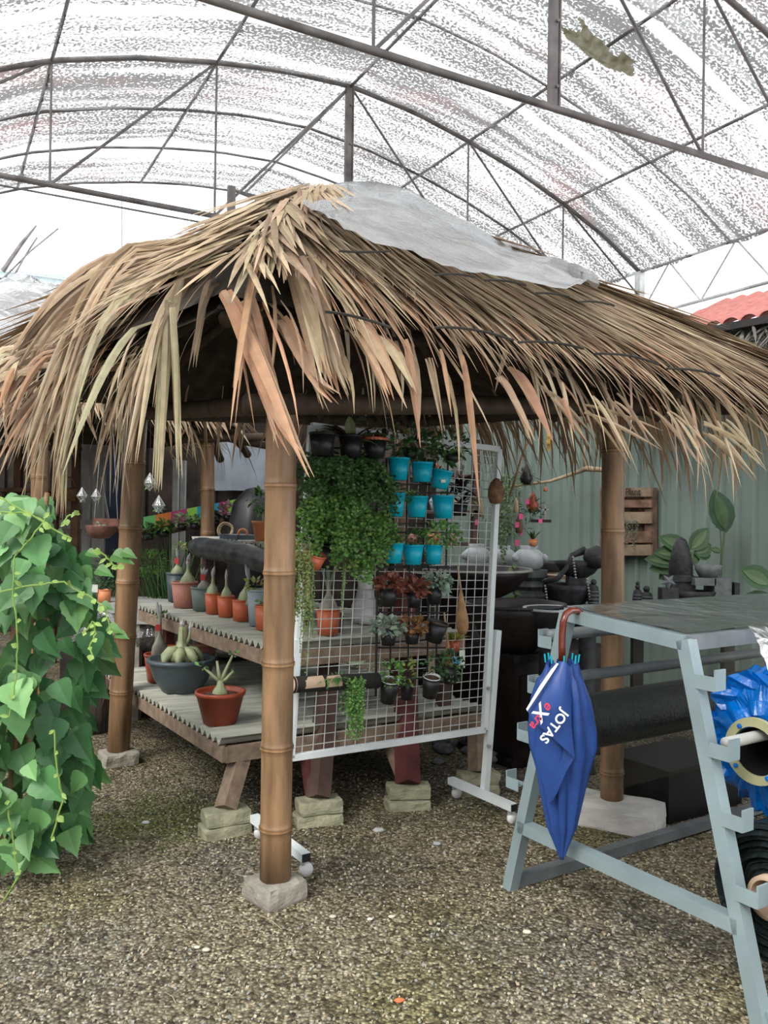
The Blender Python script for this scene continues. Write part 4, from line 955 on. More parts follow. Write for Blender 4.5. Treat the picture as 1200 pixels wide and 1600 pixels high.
for i, (b4, lb, ax) in enumerate(row):
    t, tp, r = rpot(*b4, 'turquoise', lb, TQ, ax or (0, 0, 1))
    if i == 0: fol(t, tp+V((0, 0, .05)), (.05, .04, .05), 40, .04, DARKG)
    if i == 1: fol(t, tp+V((.02, 0, .07)), (.07, .05, .07), 90, .04, DARKG)
    if i == 2:
        fol(t, tp+V((0, 0, .05)), (.06, .04, .05), 30, .05, DARKG); m = MB(); m.box(tp+V((0, -r-.004, -.055)), (.02, .002, .014)); m.build('sticker', 'tag_white', t)
    if i == 3: fol(t, tp+V((0, -.02, .01)), (.04, .03, .02), 30, .03, DARKG)
    if i == 4: fol(t, tp+V((-.02, -.03, -.005)), (.045, .03, .03), 90, .02, GREENS)
    if i == 5: fol(t, tp+V((0, 0, .0)), (.03, .02, .01), 10, .02, DARKG)
    if i == 6:
        m = MB()
        for k in range(14): m.col = vary(random.choice([(.1, .2, .07), (.3, .36, .2)]), .2); a = rnd(0, 6.28); m.blade(tp+V((0, 0, -.02)), V((math.cos(a), math.sin(a)*.6, rnd(.6, 1.6))), rnd(.08, .14), .022, droop=1.2, n=5)
        m.build('foliage', 'leaf', t)
    if i == 7: fol(t, tp+V((0, 0, .03)), (.05, .04, .035), 70, .025, DARKG+GREENS[:1])
    if i == 8: fol(t, tp+V((.035, -.01, .05)), (.10, .05, .055), 190, .032, [(.16, .36, .09), (.12, .28, .08), (.22, .42, .12)])
BK = 'black pots on the rack'
row = [((592, 621, 918, 947), 'black pot of reddish rosettes, third row from the bottom at left', REDF, 'black_plastic'), ((634, 659, 924, 949), 'black pot of reddish rosettes beside the silvery plant', REDF, 'black_plastic'), ((664, 692, 916, 944), 'black pot of silver green leaves at the right of the reddish ones', SILV, 'black_plastic'),
       ((593, 620, 984, 1008), 'black pot of pale silvery rosettes in the middle black row', SILV, 'black_plastic'), ((631, 656, 984, 1006), 'black pot of brownish rosettes in the middle black row', ORNF, 'black_plastic'), ((659, 694, 970, 1002), 'empty tilted black pot right of the brownish rosettes', None, 'black_plastic'),
       ((590, 622, 1060, 1096), 'black pot with white lining and bright herb, lowest row left', GREENS, 'pot_white'), ((624, 647, 1060, 1093), 'black pot with a thin upright plant, lowest row centre', DARKG, 'black_plastic'), ((656, 686, 1055, 1088), 'black pot with white lining, lowest row right', DARKG, 'pot_white')]
for i, (b4, lb, cols, rim) in enumerate(row):
    t, tp, r = rpot(*b4, 'black_plastic', lb, BK, (.25, -.1, 1) if i in (5,) else ((.1, -.25, 1) if i in (6, 8) else (0, 0, 1)))
    if rim == 'pot_white': m = MB(); m.lathe([(r*.93, -.012), (r*.97, .0), (r*.9, .003), (r*.84, -.01)], tp, 20, (.1, -.25, 1)); m.build('lining', 'pot_white', t, True)
    if i < 2 or i == 4: fol(t, tp+V((0, -.01, .02)), (.062, .04, .038), 130, .032, cols, aspect=.8)
    if i in (2, 3): fol(t, tp+V((.01 if i == 2 else -.005, -.015, .02)), (.07, .045, .04), 130, .034, cols, aspect=.8)
    if i == 6: fol(t, tp+V((.01, -.02, .03)), (.045, .03, .06), 90, .03, GREENS)
    if i == 7: fol(t, tp+V((0, -.02, .03)), (.035, .03, .08), 60, .028, YELG+DARKG)
    if i == 8: fol(t, tp+V((.02, 0, .05)), (.06, .03, .06), 60, .03, DARKG)
t, tp, r = rpot(690, 716, 1040, 1068, 'black_plastic', 'bushy dark green herb right of the lowest black pots', BK); fol(t, tp+V((0, -.01, .0)), (.06, .04, .08), 190, .026, DARKG+[(.1, .2, .1)])
# dark pots along the top of the rack
for i, (x, y0_, y1_, w_, lb, cols) in enumerate([(503, 676, 712, 42, 'dark pot hanging at the top left corner of the rack', None), (548, 680, 716, 40, 'dark pot with broad pale edged leaves at the top of the rack', YELG), (585, 685, 716, 40, 'dark pot with an orange rim at the top of the rack', DARKG)]):
    t, tp, r = rpot(x-w_/2, x+w_/2, y0_, y1_, 'black_plastic', lb, 'dark pots along the rack top')
    if i == 1:
        m = MB()
        for k in range(14): m.col = vary(random.choice([(.1, .15, .06), (.25, .28, .14), (.14, .1, .07)]), .2); a = rnd(0, 6.28); m.blade(tp+V((0, 0, -.02)), V((math.cos(a), math.sin(a)*.6, rnd(.2, 1.2))), rnd(.12, .2), .05, droop=1.0, n=5)
        m.build('foliage', 'leaf', t)
    if i == 2:
        m = MB(); m.lathe([(r*1.0, -.01), (r*1.04, 0), (r*.98, .006), (r*.9, -.005)], tp, 18); m.build('rim', 'terracotta', t, True); fol(t, tp+V((.02, 0, .07)), (.09, .05, .07), 40, .07, [(.05, .06, .04), (.08, .08, .05)])
for x, y, lb, cols in ((640, 700, 'wispy dark herb above the first turquoise pots', DARKG), (705, 705, 'wispy dark foliage over the top right of the rack', DARKG)):
    c = rk(x, y+18, .06); t = thing('potted_plant', lb, 'potted plant', c, 'dark pots along the rack top'); pot(t, c, .04, .03, .055, 'black_plastic'); fol(t, c+V((0, 0, .09)), (.11, .06, .07), 190, .035, cols, aspect=.35)
# dark purple leaved shrub behind turquoise pots
c = rk(718, 800, -.10); t = thing('potted_plant', 'dark purple leaved plant right of the turquoise pots', 'potted plant', c); pot(t, c+V((0, 0, -.02)), .045, .035, .07, 'black_plastic'); m = MB()
for k in range(46): m.col = vary((.028, .018, .03), .3); a = rnd(0, 6.28); m.blade(c+V((rnd(-.02, .02), 0, rnd(.03, .16))), V((math.cos(a), math.sin(a)*.5, rnd(-.1, 1.4))), rnd(.07, .15), .022, droop=.9, n=4)
m.build('foliage', 'leaf', t)
# maidenhair fern curtain
random.seed(14)
fern_spots = [(512, 745, .05), (550, 745, .05), (505, 800, .045), (540, 800, .06), (568, 772, .05), (522, 850, .05), (550, 852, .06), (566, 828, .04)]
labs = ['upper left clump of the fern curtain on the rack', 'upper right clump of the fern curtain on the rack', 'left edge clump of the fern curtain, half way down', 'centre clump of the fern curtain', 'clump of the fern curtain touching the turquoise pots', 'lower left clump of the fern curtain, bright green', 'lower right clump of the fern curtain, bright green', 'small clump low on the right edge of the fern curtain']
for (x, y, s), lb in zip(fern_spots, labs):
    c = rk(x, y+8, .1); t = thing('hanging_fern', lb, 'fern', c, 'fern curtain on the rack'); pot(t, c, .045, .034, .06, 'black_plastic')
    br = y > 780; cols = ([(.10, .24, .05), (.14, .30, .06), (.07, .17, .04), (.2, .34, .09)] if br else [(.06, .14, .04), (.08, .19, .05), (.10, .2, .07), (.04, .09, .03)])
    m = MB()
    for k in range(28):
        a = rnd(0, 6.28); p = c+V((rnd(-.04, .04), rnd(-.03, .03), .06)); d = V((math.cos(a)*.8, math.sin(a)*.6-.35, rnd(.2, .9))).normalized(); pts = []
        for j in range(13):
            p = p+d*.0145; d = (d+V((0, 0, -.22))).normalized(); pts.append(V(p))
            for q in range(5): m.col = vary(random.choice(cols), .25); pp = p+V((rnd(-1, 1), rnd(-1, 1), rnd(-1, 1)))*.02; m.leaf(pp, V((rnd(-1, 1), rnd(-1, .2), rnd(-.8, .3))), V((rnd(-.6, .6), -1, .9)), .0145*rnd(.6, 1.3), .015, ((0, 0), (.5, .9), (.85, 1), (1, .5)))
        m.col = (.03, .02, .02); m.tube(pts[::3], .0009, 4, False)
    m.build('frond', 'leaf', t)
# fern tail, trailing succulents
c = rk(568, 880, .1); t = thing('hanging_fern', 'narrow tail of fern hanging lowest, beside the white netting', 'fern', c, 'fern curtain on the rack'); pot(t, c+V((0, 0, .0)), .035, .03, .05, 'black_plastic'); m = MB(); trail(m, c+V((0, -.05, .03)), .06, 26, .14, .018, [(.12, .28, .06), (.16, .34, .08)]); m.build('strand', 'leaf', t)
c = rk(540, 868, .1); t = thing('hanging_fern', 'yellowish clump with one long strand below the fern curtain', 'fern', c, 'fern curtain on the rack'); pot(t, c, .035, .03, .05, 'black_plastic'); m = MB(); trail(m, c+V((0, -.04, .03)), .05, 22, .12, .016, [(.24, .3, .08), (.3, .32, .1)]); trail(m, c+V((0, -.05, 0)), .008, 3, .30, .012, [(.2, .34, .1)]); m.build('strand', 'leaf', t)
c = rk(486, 886, .12); t = thing('potted_plant', 'orange rimmed pot spilling trailing yellow green strands beside the front post', 'potted plant', c); pot(t, c, .05, .038, .065, 'terracotta', ax=(.35, -.2, 1)); m = MB(); trail(m, c+V((-.045, -.06, .05)), .06, 60, .36, .013, [(.26, .36, .1), (.2, .34, .1), (.32, .3, .12)], up=.04); cloud(m, c+V((-.03, -.02, .06)), (.07, .05, .04), 140, .02, [(.26, .33, .1), (.3, .3, .12)]); trail(m, c+V((-.02, -.06, .02)), .04, 6, .55, .010, [(.22, .34, .1)]); m.build('strand', 'leaf', t)
for x, y, lb in ((508, 860, 'black hanging pot just right of the orange rimmed pot'),):
    t, tp, r = rpot(x-17, x+17, y-8, y+28, 'black_plastic', lb, 'dark pots along the rack top', (.2, 0, 1))
# planted log tube
a, b = rk(456, 1070, .10), rk(590, 1063, .10); t = thing('log_planter', 'black mossy bamboo tube lying across the wire rack with trailing plants', 'planter', V(a))
m = MB(); m.tube([a, a.lerp(b, .01), a.lerp(b, .5), b], .036, 16); mat('peeling', (.016, .014, .013), .8, var=.1, scale=9, col2=(.02, .018, .016)); tb_ = m.build('tube', 'peeling', t, True)
m = MB(); dd_ = (a-b).normalized(); m.lathe([(0, 0), (.024, .001), (.032, .002), (.035, -.01), (.038, -.012)], a+dd_*.002, 16, dd_); m.build('cut_end', 'core_brown', tb_, True)
for f, w_ in ((.22, .10), (.44, .08)):
    m = MB(); q = a.lerp(b, f); m.grid([[q+rd*(u*w_*(1+.3*mnoise.noise(V((u*9, v, f)))))+V((0, 0, .0372*math.sin(1.2-v*1.5)))-rp*.0372*math.cos(1.2-v*1.5) for u in np.linspace(-.5, .5, 7)] for v in np.linspace(0, 1, 5)]); m.build('peeled_bark', 'core_brown', tb_, True)
m = MB(); q = a.lerp(b, .46)+V((0, -.02, .02)); 
for k in range(70): m.col = vary(random.choice(GREENS[:3]), .2); an = rnd(0, 6.28); m.blade(q+rd*rnd(-.05, .05), V((math.cos(an), math.sin(an)-.3, rnd(-.4, .8))), rnd(.03, .08), .007, droop=1.2, n=4)
m.build('tuft', 'leaf', t)
m = MB(); q = a.lerp(b, .72)+V((0, -.045, .02)); trail(m, q, .045, 44, .30, .014, [(.16, .34, .08), (.2, .4, .1), (.12, .26, .06)]); m.build('strand', 'leaf', t)
# loofah like woven scoops hanging on the wires
q = rk(722, 990, .05)
def scoop(x, yt, y0, y1, w, label, sx=1):
    tp, a, b = rk(x-8*sx, yt, .04), rk(x-3*sx, y0, .05), rk(x, y1, .05); t = thing('woven_scoop', label, 'basket', b, 'woven scoops on the rack')
    m = MB(); m.tube([tp, a], [.004, .006], 6); m.build('handle', 'branch', t, True)
    d = (a-b).normalized(); L = (a-b).length; m = MB(); m.lathe([(0, 0), (w*.6, .002), (w, L*.15), (w*1.02, L*.35), (w*.6, L*.7), (.006, L)], b, 18, d); m.build('body', 'basket', t, True)
scoop(723, 885, 922, 991, .031, 'brown woven scoop hanging on the rack above the yellow plant')
scoop(702, 957, 1000, 1050, .02, 'smaller brown woven scoop behind the dark herb on the rack')
c = rk(708, 1018, -.03); t = thing('potted_plant', 'yellow spiky plant in a small pot with a white and blue label', 'potted plant', c); pot(t, c, .04, .03, .06, 'terracotta_dark'); m = MB()
for k in range(50): m.col = vary(random.choice([(.55, .5, .08), (.5, .36, .05), (.4, .5, .14)]), .15); an = rnd(0, 6.28); m.blade(c+V((0, 0, .05)), V((math.cos(an), math.sin(an), rnd(.4, 1.8))), rnd(.06, .12), .014, droop=.8, n=4)
m.build('foliage', 'leaf', t)
m = MB(); q = rk(722, 1030, .01); m.box(q, (.035, .002, .09), rd, rp); m.build('label_card', 'tag_white', t)
m = MB(); q = rk(713, 1032, .015); m.box(q, (.055, .002, .03), (rd*.95+V((0, 0, -.15))).normalized(), rp); m.build('blue_label', 'tag_blue', t)
# brown pod hanging from the rack's right post
c = rk(775, 788, .06); t = thing('hanging_pod', 'brown woven nest pod hanging at the right post of the rack', 'basket', c); m = MB(); m.lathe([(0, 0), (.03, .006), (.042, .04), (.04, .08), (.03, .11), (.012, .13), (0, .135)], c, 16, wob=.1); m.build('pod', 'wicker', t, True)
m = MB(); m.tube([c+V((.0, 0, .13)), c+V((.03, 0, .125)), c+V((.02, .0, .16)), c+V((0, 0, .2))], .002, 5); m.build('hook', 'black_iron', t)
# ============================================================ GREY ROLL STAND, ROLLS, UMBRELLA
random.seed(61)
sd_ = V((.545, -.838, 0)); se = V((.838, .545, 0)); S0 = on(797, 1382, 0.02)
def sp(px, py, off=0): return hit(px, py, (S0.x+se.x*off, S0.y+se.y*off, 0), sd_)
stand = thing('roll_stand', 'grey painted steel A-frame stand for rolls in the right foreground', 'stand', V((S0.x, S0.y, 0)))
l0, l1 = sp(797, 1380), sp(888, 960); r1, r0 = sp(1072, 1004), sp(1192, 1612); LEN = 1.95
r0.z = max(r0.z, .0); l0.z = 0.0
def tubeb(a, b, nm='frame_tube', w=.046, m_='grey_paint', up=None):
    m = MB(); m.beam(a, b, w, w, up or (se.x, se.y, 0)); return m.build(nm, m_, stand)
LEGS = []
for off in (0, LEN):
    o = se*off
    for a, b, n_ in ((l0, l1+V((0, 0, .01)), 'leg'), (r0, r1+V((0, 0, .01)), 'leg'), (l1, r1, 'top_bar'), (sp(815, 1290), sp(1158, 1447), 'side_rail')): lg_ = tubeb(a+o, b+o, n_); LEGS.append(lg_) if n_ == 'leg' else None
for a, n_ in ((l0+V((0, 0, .03)), 'base_bar'), (r0+V((0, 0, .04)), 'base_bar')): tubeb(a, a+se*LEN, n_, up=(0, 0, 1), m_='grey_tube' if a.x < 1 else 'grey_paint')
for a in (l1, r1): tubeb(a-V((0, 0, .0)), a+se*LEN, 'long_bar', up=(0, 0, 1), m_='grey_tube')
hk = []
def hook(p, dr, par):
    m = MB(); m.box(p+dr*.045, (.07, .05, .004), dr, se); m.box(p+dr*.045+V((0, 0, .0))-se*.025, (.07, .003, .045), dr, se); m.box(p+dr*.080+V((0, 0, .012)), (.006, .052, .066), dr, se); m.build('hook', 'grey_paint', par)
for px, py in ((872, 1005), (855, 1078), (838, 1153), (820, 1228)):
    for off in (0, LEN): hook(sp(px, py)+se*off, -sd_, LEGS[0 if off == 0 else 2])
    hk.append(sp(px, py)-sd_*.045+V((0, 0, .025)))
hr = []
for px, py in ((1090, 1062), (1111, 1168), (1131, 1275), (1153, 1390)):
    for off in (0, LEN): hook(sp(px, py)+se*off, sd_, LEGS[1 if off == 0 else 3])
    hr.append(sp(px, py)+sd_*.05+V((0, 0, .025)))
for i in (0, 1):
    m = MB(); m.tube([hk[i]+se*-.01, hk[i]+se*(LEN+.03)], .023, 14); tag(m.build('roller_bar', 'grey_tube', None, True), ['upper empty steel bar resting on the left hooks of the grey stand', 'second empty steel bar resting on the left hooks of the grey stand'][i], 'bar', 'bars on the grey stand')
def roll(c, R, e0, e1, mt, label, cat='roll', core=None, rc=.045, ridges=7, wob=.04, seed=1, cm='core_brown', name='roll'):
    c0 = c+se*e0; L = e1-e0; t = thing(name, label, cat, c0+V((0, 0, -R)))
    pr = [(rc, 0.0)]
    for k in range(ridges):
        ra = rc+(R-rc)*(k+.15)/ridges; rb = rc+(R-rc)*(k+.85)/ridges; pr += [(ra, -.004-.014*(k % 2)), (rb, .0+.012*((k*7) % 3)/2)]
    pr += [(R, .01), (R*1.01, L*.5), (R, L-.01), (rc, L)]
    m = MB(); m.lathe(pr, c0, 48, se, wob=wob, cap=False)
    m.build('sheet_roll', mt, t, False)
    m = MB(); q = c0-se*.03; m.lathe([(rc*.8, 0), (rc, 0), (rc, L+.05), (rc*.8, L+.05), (rc*.8, 0)], q, 28, se); m.build('core', cm, t, True)
    return t
roll(hk[2]+V((0, 0, -.01)), .112, .18, 1.85, 'net_black', 'long black plastic roll on the left side of the grey stand, behind the umbrella', ridges=3, name='plastic_roll')
bar_ = [(1, .03, 'pale steel bar carrying the blue wrapped roll'), (3, .02, 'steel bar carrying the lowest black roll')]
for i, rr, lb in bar_:
    m = MB(); m.tube([hr[i]+se*(.0 if i == 1 else .13), hr[i]+se*.30, hr[i]+se*(LEN+.03)], .018, 14); tag(m.build('roller_bar', 'grey_slab', None, True), lb, 'bar', 'bars on the grey stand')
cb = hr[1]+V((0, 0, -.042))+sd_*.01
# blue plastic wrapped roll, crumpled
t = thing('wrapped_roll', 'roll wrapped in crumpled bright blue plastic on the right of the grey stand', 'roll', cb+se*.2+V((0, 0, -.2)))
mat('blue_plastic', (0.0, 0.17, 0.62), .22, var=.15, scale=14, spec=.6, transl=.25, bump=.8, bscale=18)
m = MB(); rows = []; na = 90
for i, (rr, h) in enumerate([(.062, -.02), (.085, -.035), (.12, -.02), (.155, .0), (.18, .03), (.196, .07), (.2, .12), (.2, .18), (.195, .24), (.18, .3), (.13, .34), (.06, .36)]):
    rw = []
    for j in range(na+1):
        th = 2*math.pi*(j % na)/na; cr = mnoise.noise(V((math.cos(th)*4, math.sin(th)*4, h*5)))*.15+mnoise.noise(V((math.cos(th)*9, math.sin(th)*9, h*14+3)))*.16+.03*math.sin(th*23+h*20+5*mnoise.noise(V((th, h*4, 1))))
        r2 = rr*1.27*(1+cr*(.4+.6*min(1, i/4))*1.0); up = V((0, 0, 1)); rw.append(cb+se*(.22+h+.03*mnoise.noise(V((th*3, i, 2))))+sd_*math.cos(th)*r2+up*math.sin(th)*r2)
    rows.append(rw)
m.grid(rows); m.build('blue_wrap', 'blue_plastic', t)
for th, L_ in ((2.4, .06), (3.0, .08), (3.25, .07), (3.6, .05), (2.0, .07), (1.6, .06)):
    m = MB(); q = cb+se*.22+sd_*math.cos(th)*.185+V((0, 0, math.sin(th)*.185)); dr = (sd_*math.cos(th)+V((0, 0, math.sin(th)))-se*.5).normalized(); tg = dr.cross(se).normalized()
    m.grid([[q+tg*(u*.05)+dr*(v*L_)+se*(.012*math.sin(u*30+v*9)) for u in (-1, -.5, 0, .5, 1)] for v in (-.3, 0, .5, 1)]); m.build('loose_flap', 'blue_plastic', t)
m = MB(); rc = .105; q = cb+se*.135; m.lathe([(rc*.73, 0), (rc, 0), (rc, .016), (rc*.73, .016), (rc*.73, 0)], q, 40, se); cr_ = m.build('core_ring', 'core_green', t)
m = MB(); m.lathe([(.074, .01), (.074, .4)], q, 24, se, cap=False); m.build('core_tube', 'black_plastic', t, True)
for a in (.6, 2.2, 3.9, 5.3):
    m = MB(); z_ = q-se*.004+sd_*math.cos(a)*rc*.82+V((0, 0, math.sin(a)*rc*.82)); m.lathe([(0, -.004), (.008, -.002), (.008, .002), (0, .004)], z_, 8, se); m.build('blue_dot', 'blue_plastic', cr_)
roll(cb, .27, .62, 1.8, 'net_black', 'thick black netting roll behind the blue wrapped one', rc=.06, ridges=12, wob=.09, name='netting_roll')
cl = hr[3]+V((0, 0, -.05))
roll(cl, .21, .10, .5, 'net_black', 'black netting roll with a brown cardboard core, lowest on the grey stand', rc=.066, ridges=9, wob=.07, name='netting_roll')
# artificial turf roll behind it
t = roll(cl+V((0, 0, .03)), .215, .56, 1.85, 'grass_mat', 'green artificial grass roll behind the lowest black roll', rc=.05, ridges=4, wob=.03, name='turf_roll')
m = MB()
for i in range(2600):
    a = rnd(0, 6.28); k = rnd(.56, 1.85) if i % 2 else rnd(.56, .68); p = cl+V((0, 0, .03))+se*k+(sd_*math.cos(a)+V((0, 0, math.sin(a))))*.21; m.col = vary(random.choice([(.12, .3, .05), (.2, .42, .1), (.08, .2, .04)]), .2)
    m.blade(p, (sd_*math.cos(a)+V((0, 0, math.sin(a))))+V((rnd(-.5, .5), rnd(-.5, .5), rnd(-.5, .5))), .035, .004, n=2)
m.build('pile', 'leaf', t)
# sheet laid over the top, with a crumpled clear flap at the near right corner
m = MB(); rows = []
for i in range(14):
    rw = []
    for j in range(22):
        u, v = i/13, j/21; p = l1.lerp(r1, u)+se*(v*(LEN+.05)-.01)+V((0, 0, .033+.006*mnoise.noise(V((u*4, v*7, 0))))); rw.append(p)
    rows.append(rw)
m.grid(rows); o = m.build('top_sheet', 'table_sheet', None, True); tag(o, 'wet grey plastic sheet lying over the top of the grey stand', 'plastic sheet')
m = MB(); rows = []
for i in range(12):
    rw = []
    for j in range(16):
        u, v = i/11, j/15; e_ = .28+v*1.2+u*.05*(1-v); p = r1+se*(e_-.2*(u) + .0)+sd_*(u*.17+.03)+V((0, 0, .045-u*u*(.08+.12*v)-u*.03+.012*mnoise.noise(V((u*9, v*14, 2))))); rw.append(p+V((rnd(-1, 1), rnd(-1, 1), rnd(-1, 1)))*.003)
    rows.append(rw)
m.grid(rows); o = m.build('plastic_flap', 'clear_wrap', None, True); tag(o, 'crumpled clear plastic flap hanging off the near right corner of the grey stand', 'plastic sheet')
m = MB(); rows = []
for i in range(10):
    rows.append([l1+(l0-l1)*(i/9*.68)+sd_*.04+se*(.12+j/15*1.6)+V((0, 0, .0))+sd_*(.012*mnoise.noise(V((i*.8, j*.6, 7)))) for j in range(16)])
m.grid(rows); o = m.build('hanging_sheet', 'hang_sheet', None, True); tag(o, 'thin smoky plastic sheet hanging inside the left side of the grey stand', 'plastic sheet')

# umbrella hooked over the corner
U0 = at(878, 1030, 2.965); UT = at(878, 1338, 3.0)
um = thing('umbrella', 'folded blue umbrella with a curved wooden handle hooked on the grey stand', 'umbrella', UT)
hp = [(910, 966), (908, 959), (900, 954), (891, 954), (884, 960), (880, 972), (878.5, 990), (878, 1010), (878, 1034)]
m = MB(); m.tube([at(x, y, 2.975+(.09 if i < 2 else .07 if i == 2 else .03 if i == 3 else 0)) for i, (x, y) in enumerate(hp)], [.0125]*9, 14); m.build('handle', 'handle_wood', um, True)
m = MB(); prf = [(0, 5), (.04, 9), (.15, 22), (.3, 31), (.45, 40), (.56, 49), (.64, 49), (.72, 46), (.8, 43), (.9, 34), (.97, 27), (1.0, 24)]
n = 96; vs = []; ax_ = (U0-UT); 
for k, (h, w_) in enumerate(prf):
    R_ = w_*3.0/FPX
    for j in range(n):
        th = 2*math.pi*j/n; fold_ = .55+.52*abs(math.cos(4*th+1.6*h))**.8-.10*math.cos(11*th-h*3)*h
        if h > .95: fold_ *= 1+.25*math.cos(8*th)
        hh = h+(-.05*(1-abs(math.cos(4*th))) if h > .9 else 0)
        vs.append(UT+ax_*hh+V((math.cos(th)*R_*fold_, math.sin(th)*R_*.62*fold_, 0)))
m.add(vs, [(i*n+j, i*n+(j+1) % n, (i+1)*n+(j+1) % n, (i+1)*n+j) for i in range(len(prf)-1) for j in range(n)]); m.build('canopy', 'umbrella_blue', um, True)
m = MB(); m.tube([UT+V((0, 0, -.01)), UT+V((0, 0, .03))], .008, 10); m.build('ferrule', 'umbrella_blue', um, True)
for j in range(8):
    th = 2*math.pi*j/8; q = U0+V((math.cos(th)*.058, math.sin(th)*.036, -.012)); m = MB(); m.tube([q, q+V((math.cos(th)*.004, 0, .03))], .003, 6); m.build('rib_tip', 'turquoise', um)
def flp(pts, nm, mt, Y=2.86, par=None):
    rows = [[at(x, y, Y+dy) for (x, y, dy) in r_] for r_ in pts]; m = MB(); m.grid(rows); o = m.build(nm, mt, par or um, True)
    return o
lp_ = flp([[(873, 1033, .05), (862, 1050, .04), (846, 1074, .03), (823, 1110, .03)], [(880, 1034, .01), (872, 1062, -.01), (860, 1090, -.005), (838, 1130, .01)], [(886, 1036, .02), (884, 1075, -.005), (876, 1112, -.01), (862, 1152, -.0)], [(893, 1046, .05), (893, 1090, .03), (893, 1135, .02), (898, 1184, .02)]], 'loose_panel', 'umbrella_blue', 2.875)
flp([[(870, 1036, .04), (861, 1046, .03), (843, 1072, .02), (822, 1108, .02)], [(873, 1037, .035), (866, 1048, .025), (848, 1075, .012), (824, 1111, .012)]], 'hem', 'umbrella_white', 2.868, lp_)
flp([[(898, 1184, .02), (885, 1205, .0), (870, 1240, .02)], [(862, 1152, .0), (858, 1200, .01), (864, 1250, .03)], [(840, 1132, .03), (836, 1180, .04), (858, 1255, .05)]], 'lower_panel', 'umbrella_blue', 2.9)
xd = V((-.60, 0, -.80)); yd = V((.80, 0, -.60))
q = at(882.5, 1111, 2.852)+yd*-.012; text_part('JOTAS', 'lettering', 'print_white', lp_, q, xd, yd, .046, .0009)
q = at(861, 1100, 2.852)+yd*-.015; text_part('e', 'lettering', 'print_red', lp_, q, xd, yd, .048, .0005, .25)
text_part('X', 'lettering', 'print_white', lp_, q+xd*.016-yd*.018, xd, yd, .070, .0008, .25)
text_part('tra', 'lettering', 'print_red', lp_, q+xd*.052, xd, yd, .044, .0004, .25)

# ============================================================ CLIMBING VINE, LEFT FOREGROUND
random.seed(77)
vb = on(10, 1390, 0); vine = thing('climbing_vine', 'leafy green climbing vine mounded over poles at the left edge', 'vine', vb)
for a, b in (((-5, 1395), (74, 770)), ((60, 1300), (18, 860)), ((-20, 1200), (45, 1020))):
    m = MB(); bamboo(m, at(*a, 3.45), at(*b, 3.7), .014, .012, step=.25, n=8); m.build('support_pole', 'bamboo', vine, True)
env = [(785, 25, 60), (840, -30, 85), (880, -60, 120), (930, -70, 140), (1000, -70, 160), (1060, -70, 140), (1120, -70, 132), (1200, -70, 140), (1290, -70, 132), (1340, -70, 95), (1395, -70, 35)]
lv = ((0, .12), (.02, .62), (.10, .95), (.22, 1.0), (.38, .86), (.42, .9), (.55, .6), (.6, .62), (.78, .28), (1, 0))
m = MB(); stems = MB()
GV = [(.15, .34, .12), (.12, .28, .10), (.18, .38, .13), (.09, .22, .08), (.22, .42, .16)]
for i in range(430):
    y = rnd(785, 1398); L_, R_ = np.interp(y, [e_[0] for e_ in env], [e_[1] for e_ in env]), np.interp(y, [e_[0] for e_ in env], [e_[2] for e_ in env])
    x = rnd(L_, R_); u = (x-L_)/(R_-L_); layer = random.random(); yy = 3.22+(1-math.sin(math.pi*min(1, max(0, u*.8+.2))))*.25+layer*.42
    p = at(x, y-12, yy)
    if p.z < .05: continue
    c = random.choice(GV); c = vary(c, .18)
    if x > 60 and random.random() < .6: c = (c[0]*.45, c[1]*.6, c[2]*.6)  # right-hand leaves darkened in colour, for the unlit side of the mound
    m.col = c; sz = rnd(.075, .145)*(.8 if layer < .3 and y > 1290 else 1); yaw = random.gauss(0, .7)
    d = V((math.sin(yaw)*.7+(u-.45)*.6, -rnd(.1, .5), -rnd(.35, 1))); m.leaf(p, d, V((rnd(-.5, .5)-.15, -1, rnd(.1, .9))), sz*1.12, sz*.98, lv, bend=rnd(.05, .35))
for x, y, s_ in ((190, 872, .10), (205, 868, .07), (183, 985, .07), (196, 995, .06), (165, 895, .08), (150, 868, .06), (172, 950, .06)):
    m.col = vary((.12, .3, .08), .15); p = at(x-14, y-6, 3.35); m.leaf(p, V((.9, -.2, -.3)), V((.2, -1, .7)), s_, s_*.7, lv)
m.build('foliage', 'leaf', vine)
for pts in ([(-5, 775), (40, 800), (90, 830), (112, 842)], [(0, 800), (40, 802), (75, 818)], [(0, 925), (60, 913), (100, 910), (125, 925), (140, 932), (165, 950), (172, 985)], [(78, 800), (50, 840), (22, 870), (20, 930), (28, 1000), (25, 1060), (14, 1120)], [(150, 857), (165, 868), (178, 884), (195, 885)], [(95, 820), (108, 805), (125, 803)], [(10, 1250), (22, 1320), (28, 1372), (2, 1412)], [(130, 990), (145, 970), (150, 990), (140, 1010), (146, 1030)], [(85, 1140), (88, 1200), (98, 1250), (80, 1310)]):
    s = MB(); s.col = vary((.32, .48, .12), .1); P_ = [at(x, y, 3.2) for x, y in pts]; Q = []
    for i in range(len(P_)-1):
        for k in range(5): Q.append(P_[i].lerp(P_[i+1], k/5)+V((rnd(-1, 1), rnd(-1, 1), rnd(-1, 1)))*.003)
    Q.append(P_[-1]); s.tube(Q, .0035, 6)
    for q in Q[::3]: s.leaf(q, V((rnd(-1, 1), -.3, rnd(-.8, .4))), V((0, -1, .5)), rnd(.015, .04), rnd(.012, .03))
    s.build('tendril', 'leaf', vine)
m = MB()
for i in range(14): m.col = vary((.4, .3, .18), .2); a = at(rnd(10, 70), rnd(1060, 1150), 3.6); m.tube([a, a+V((rnd(-.15, .1), .1, -rnd(.2, .6)))], .004, 5)
m.build('dry_stem', 'leaf', vine)
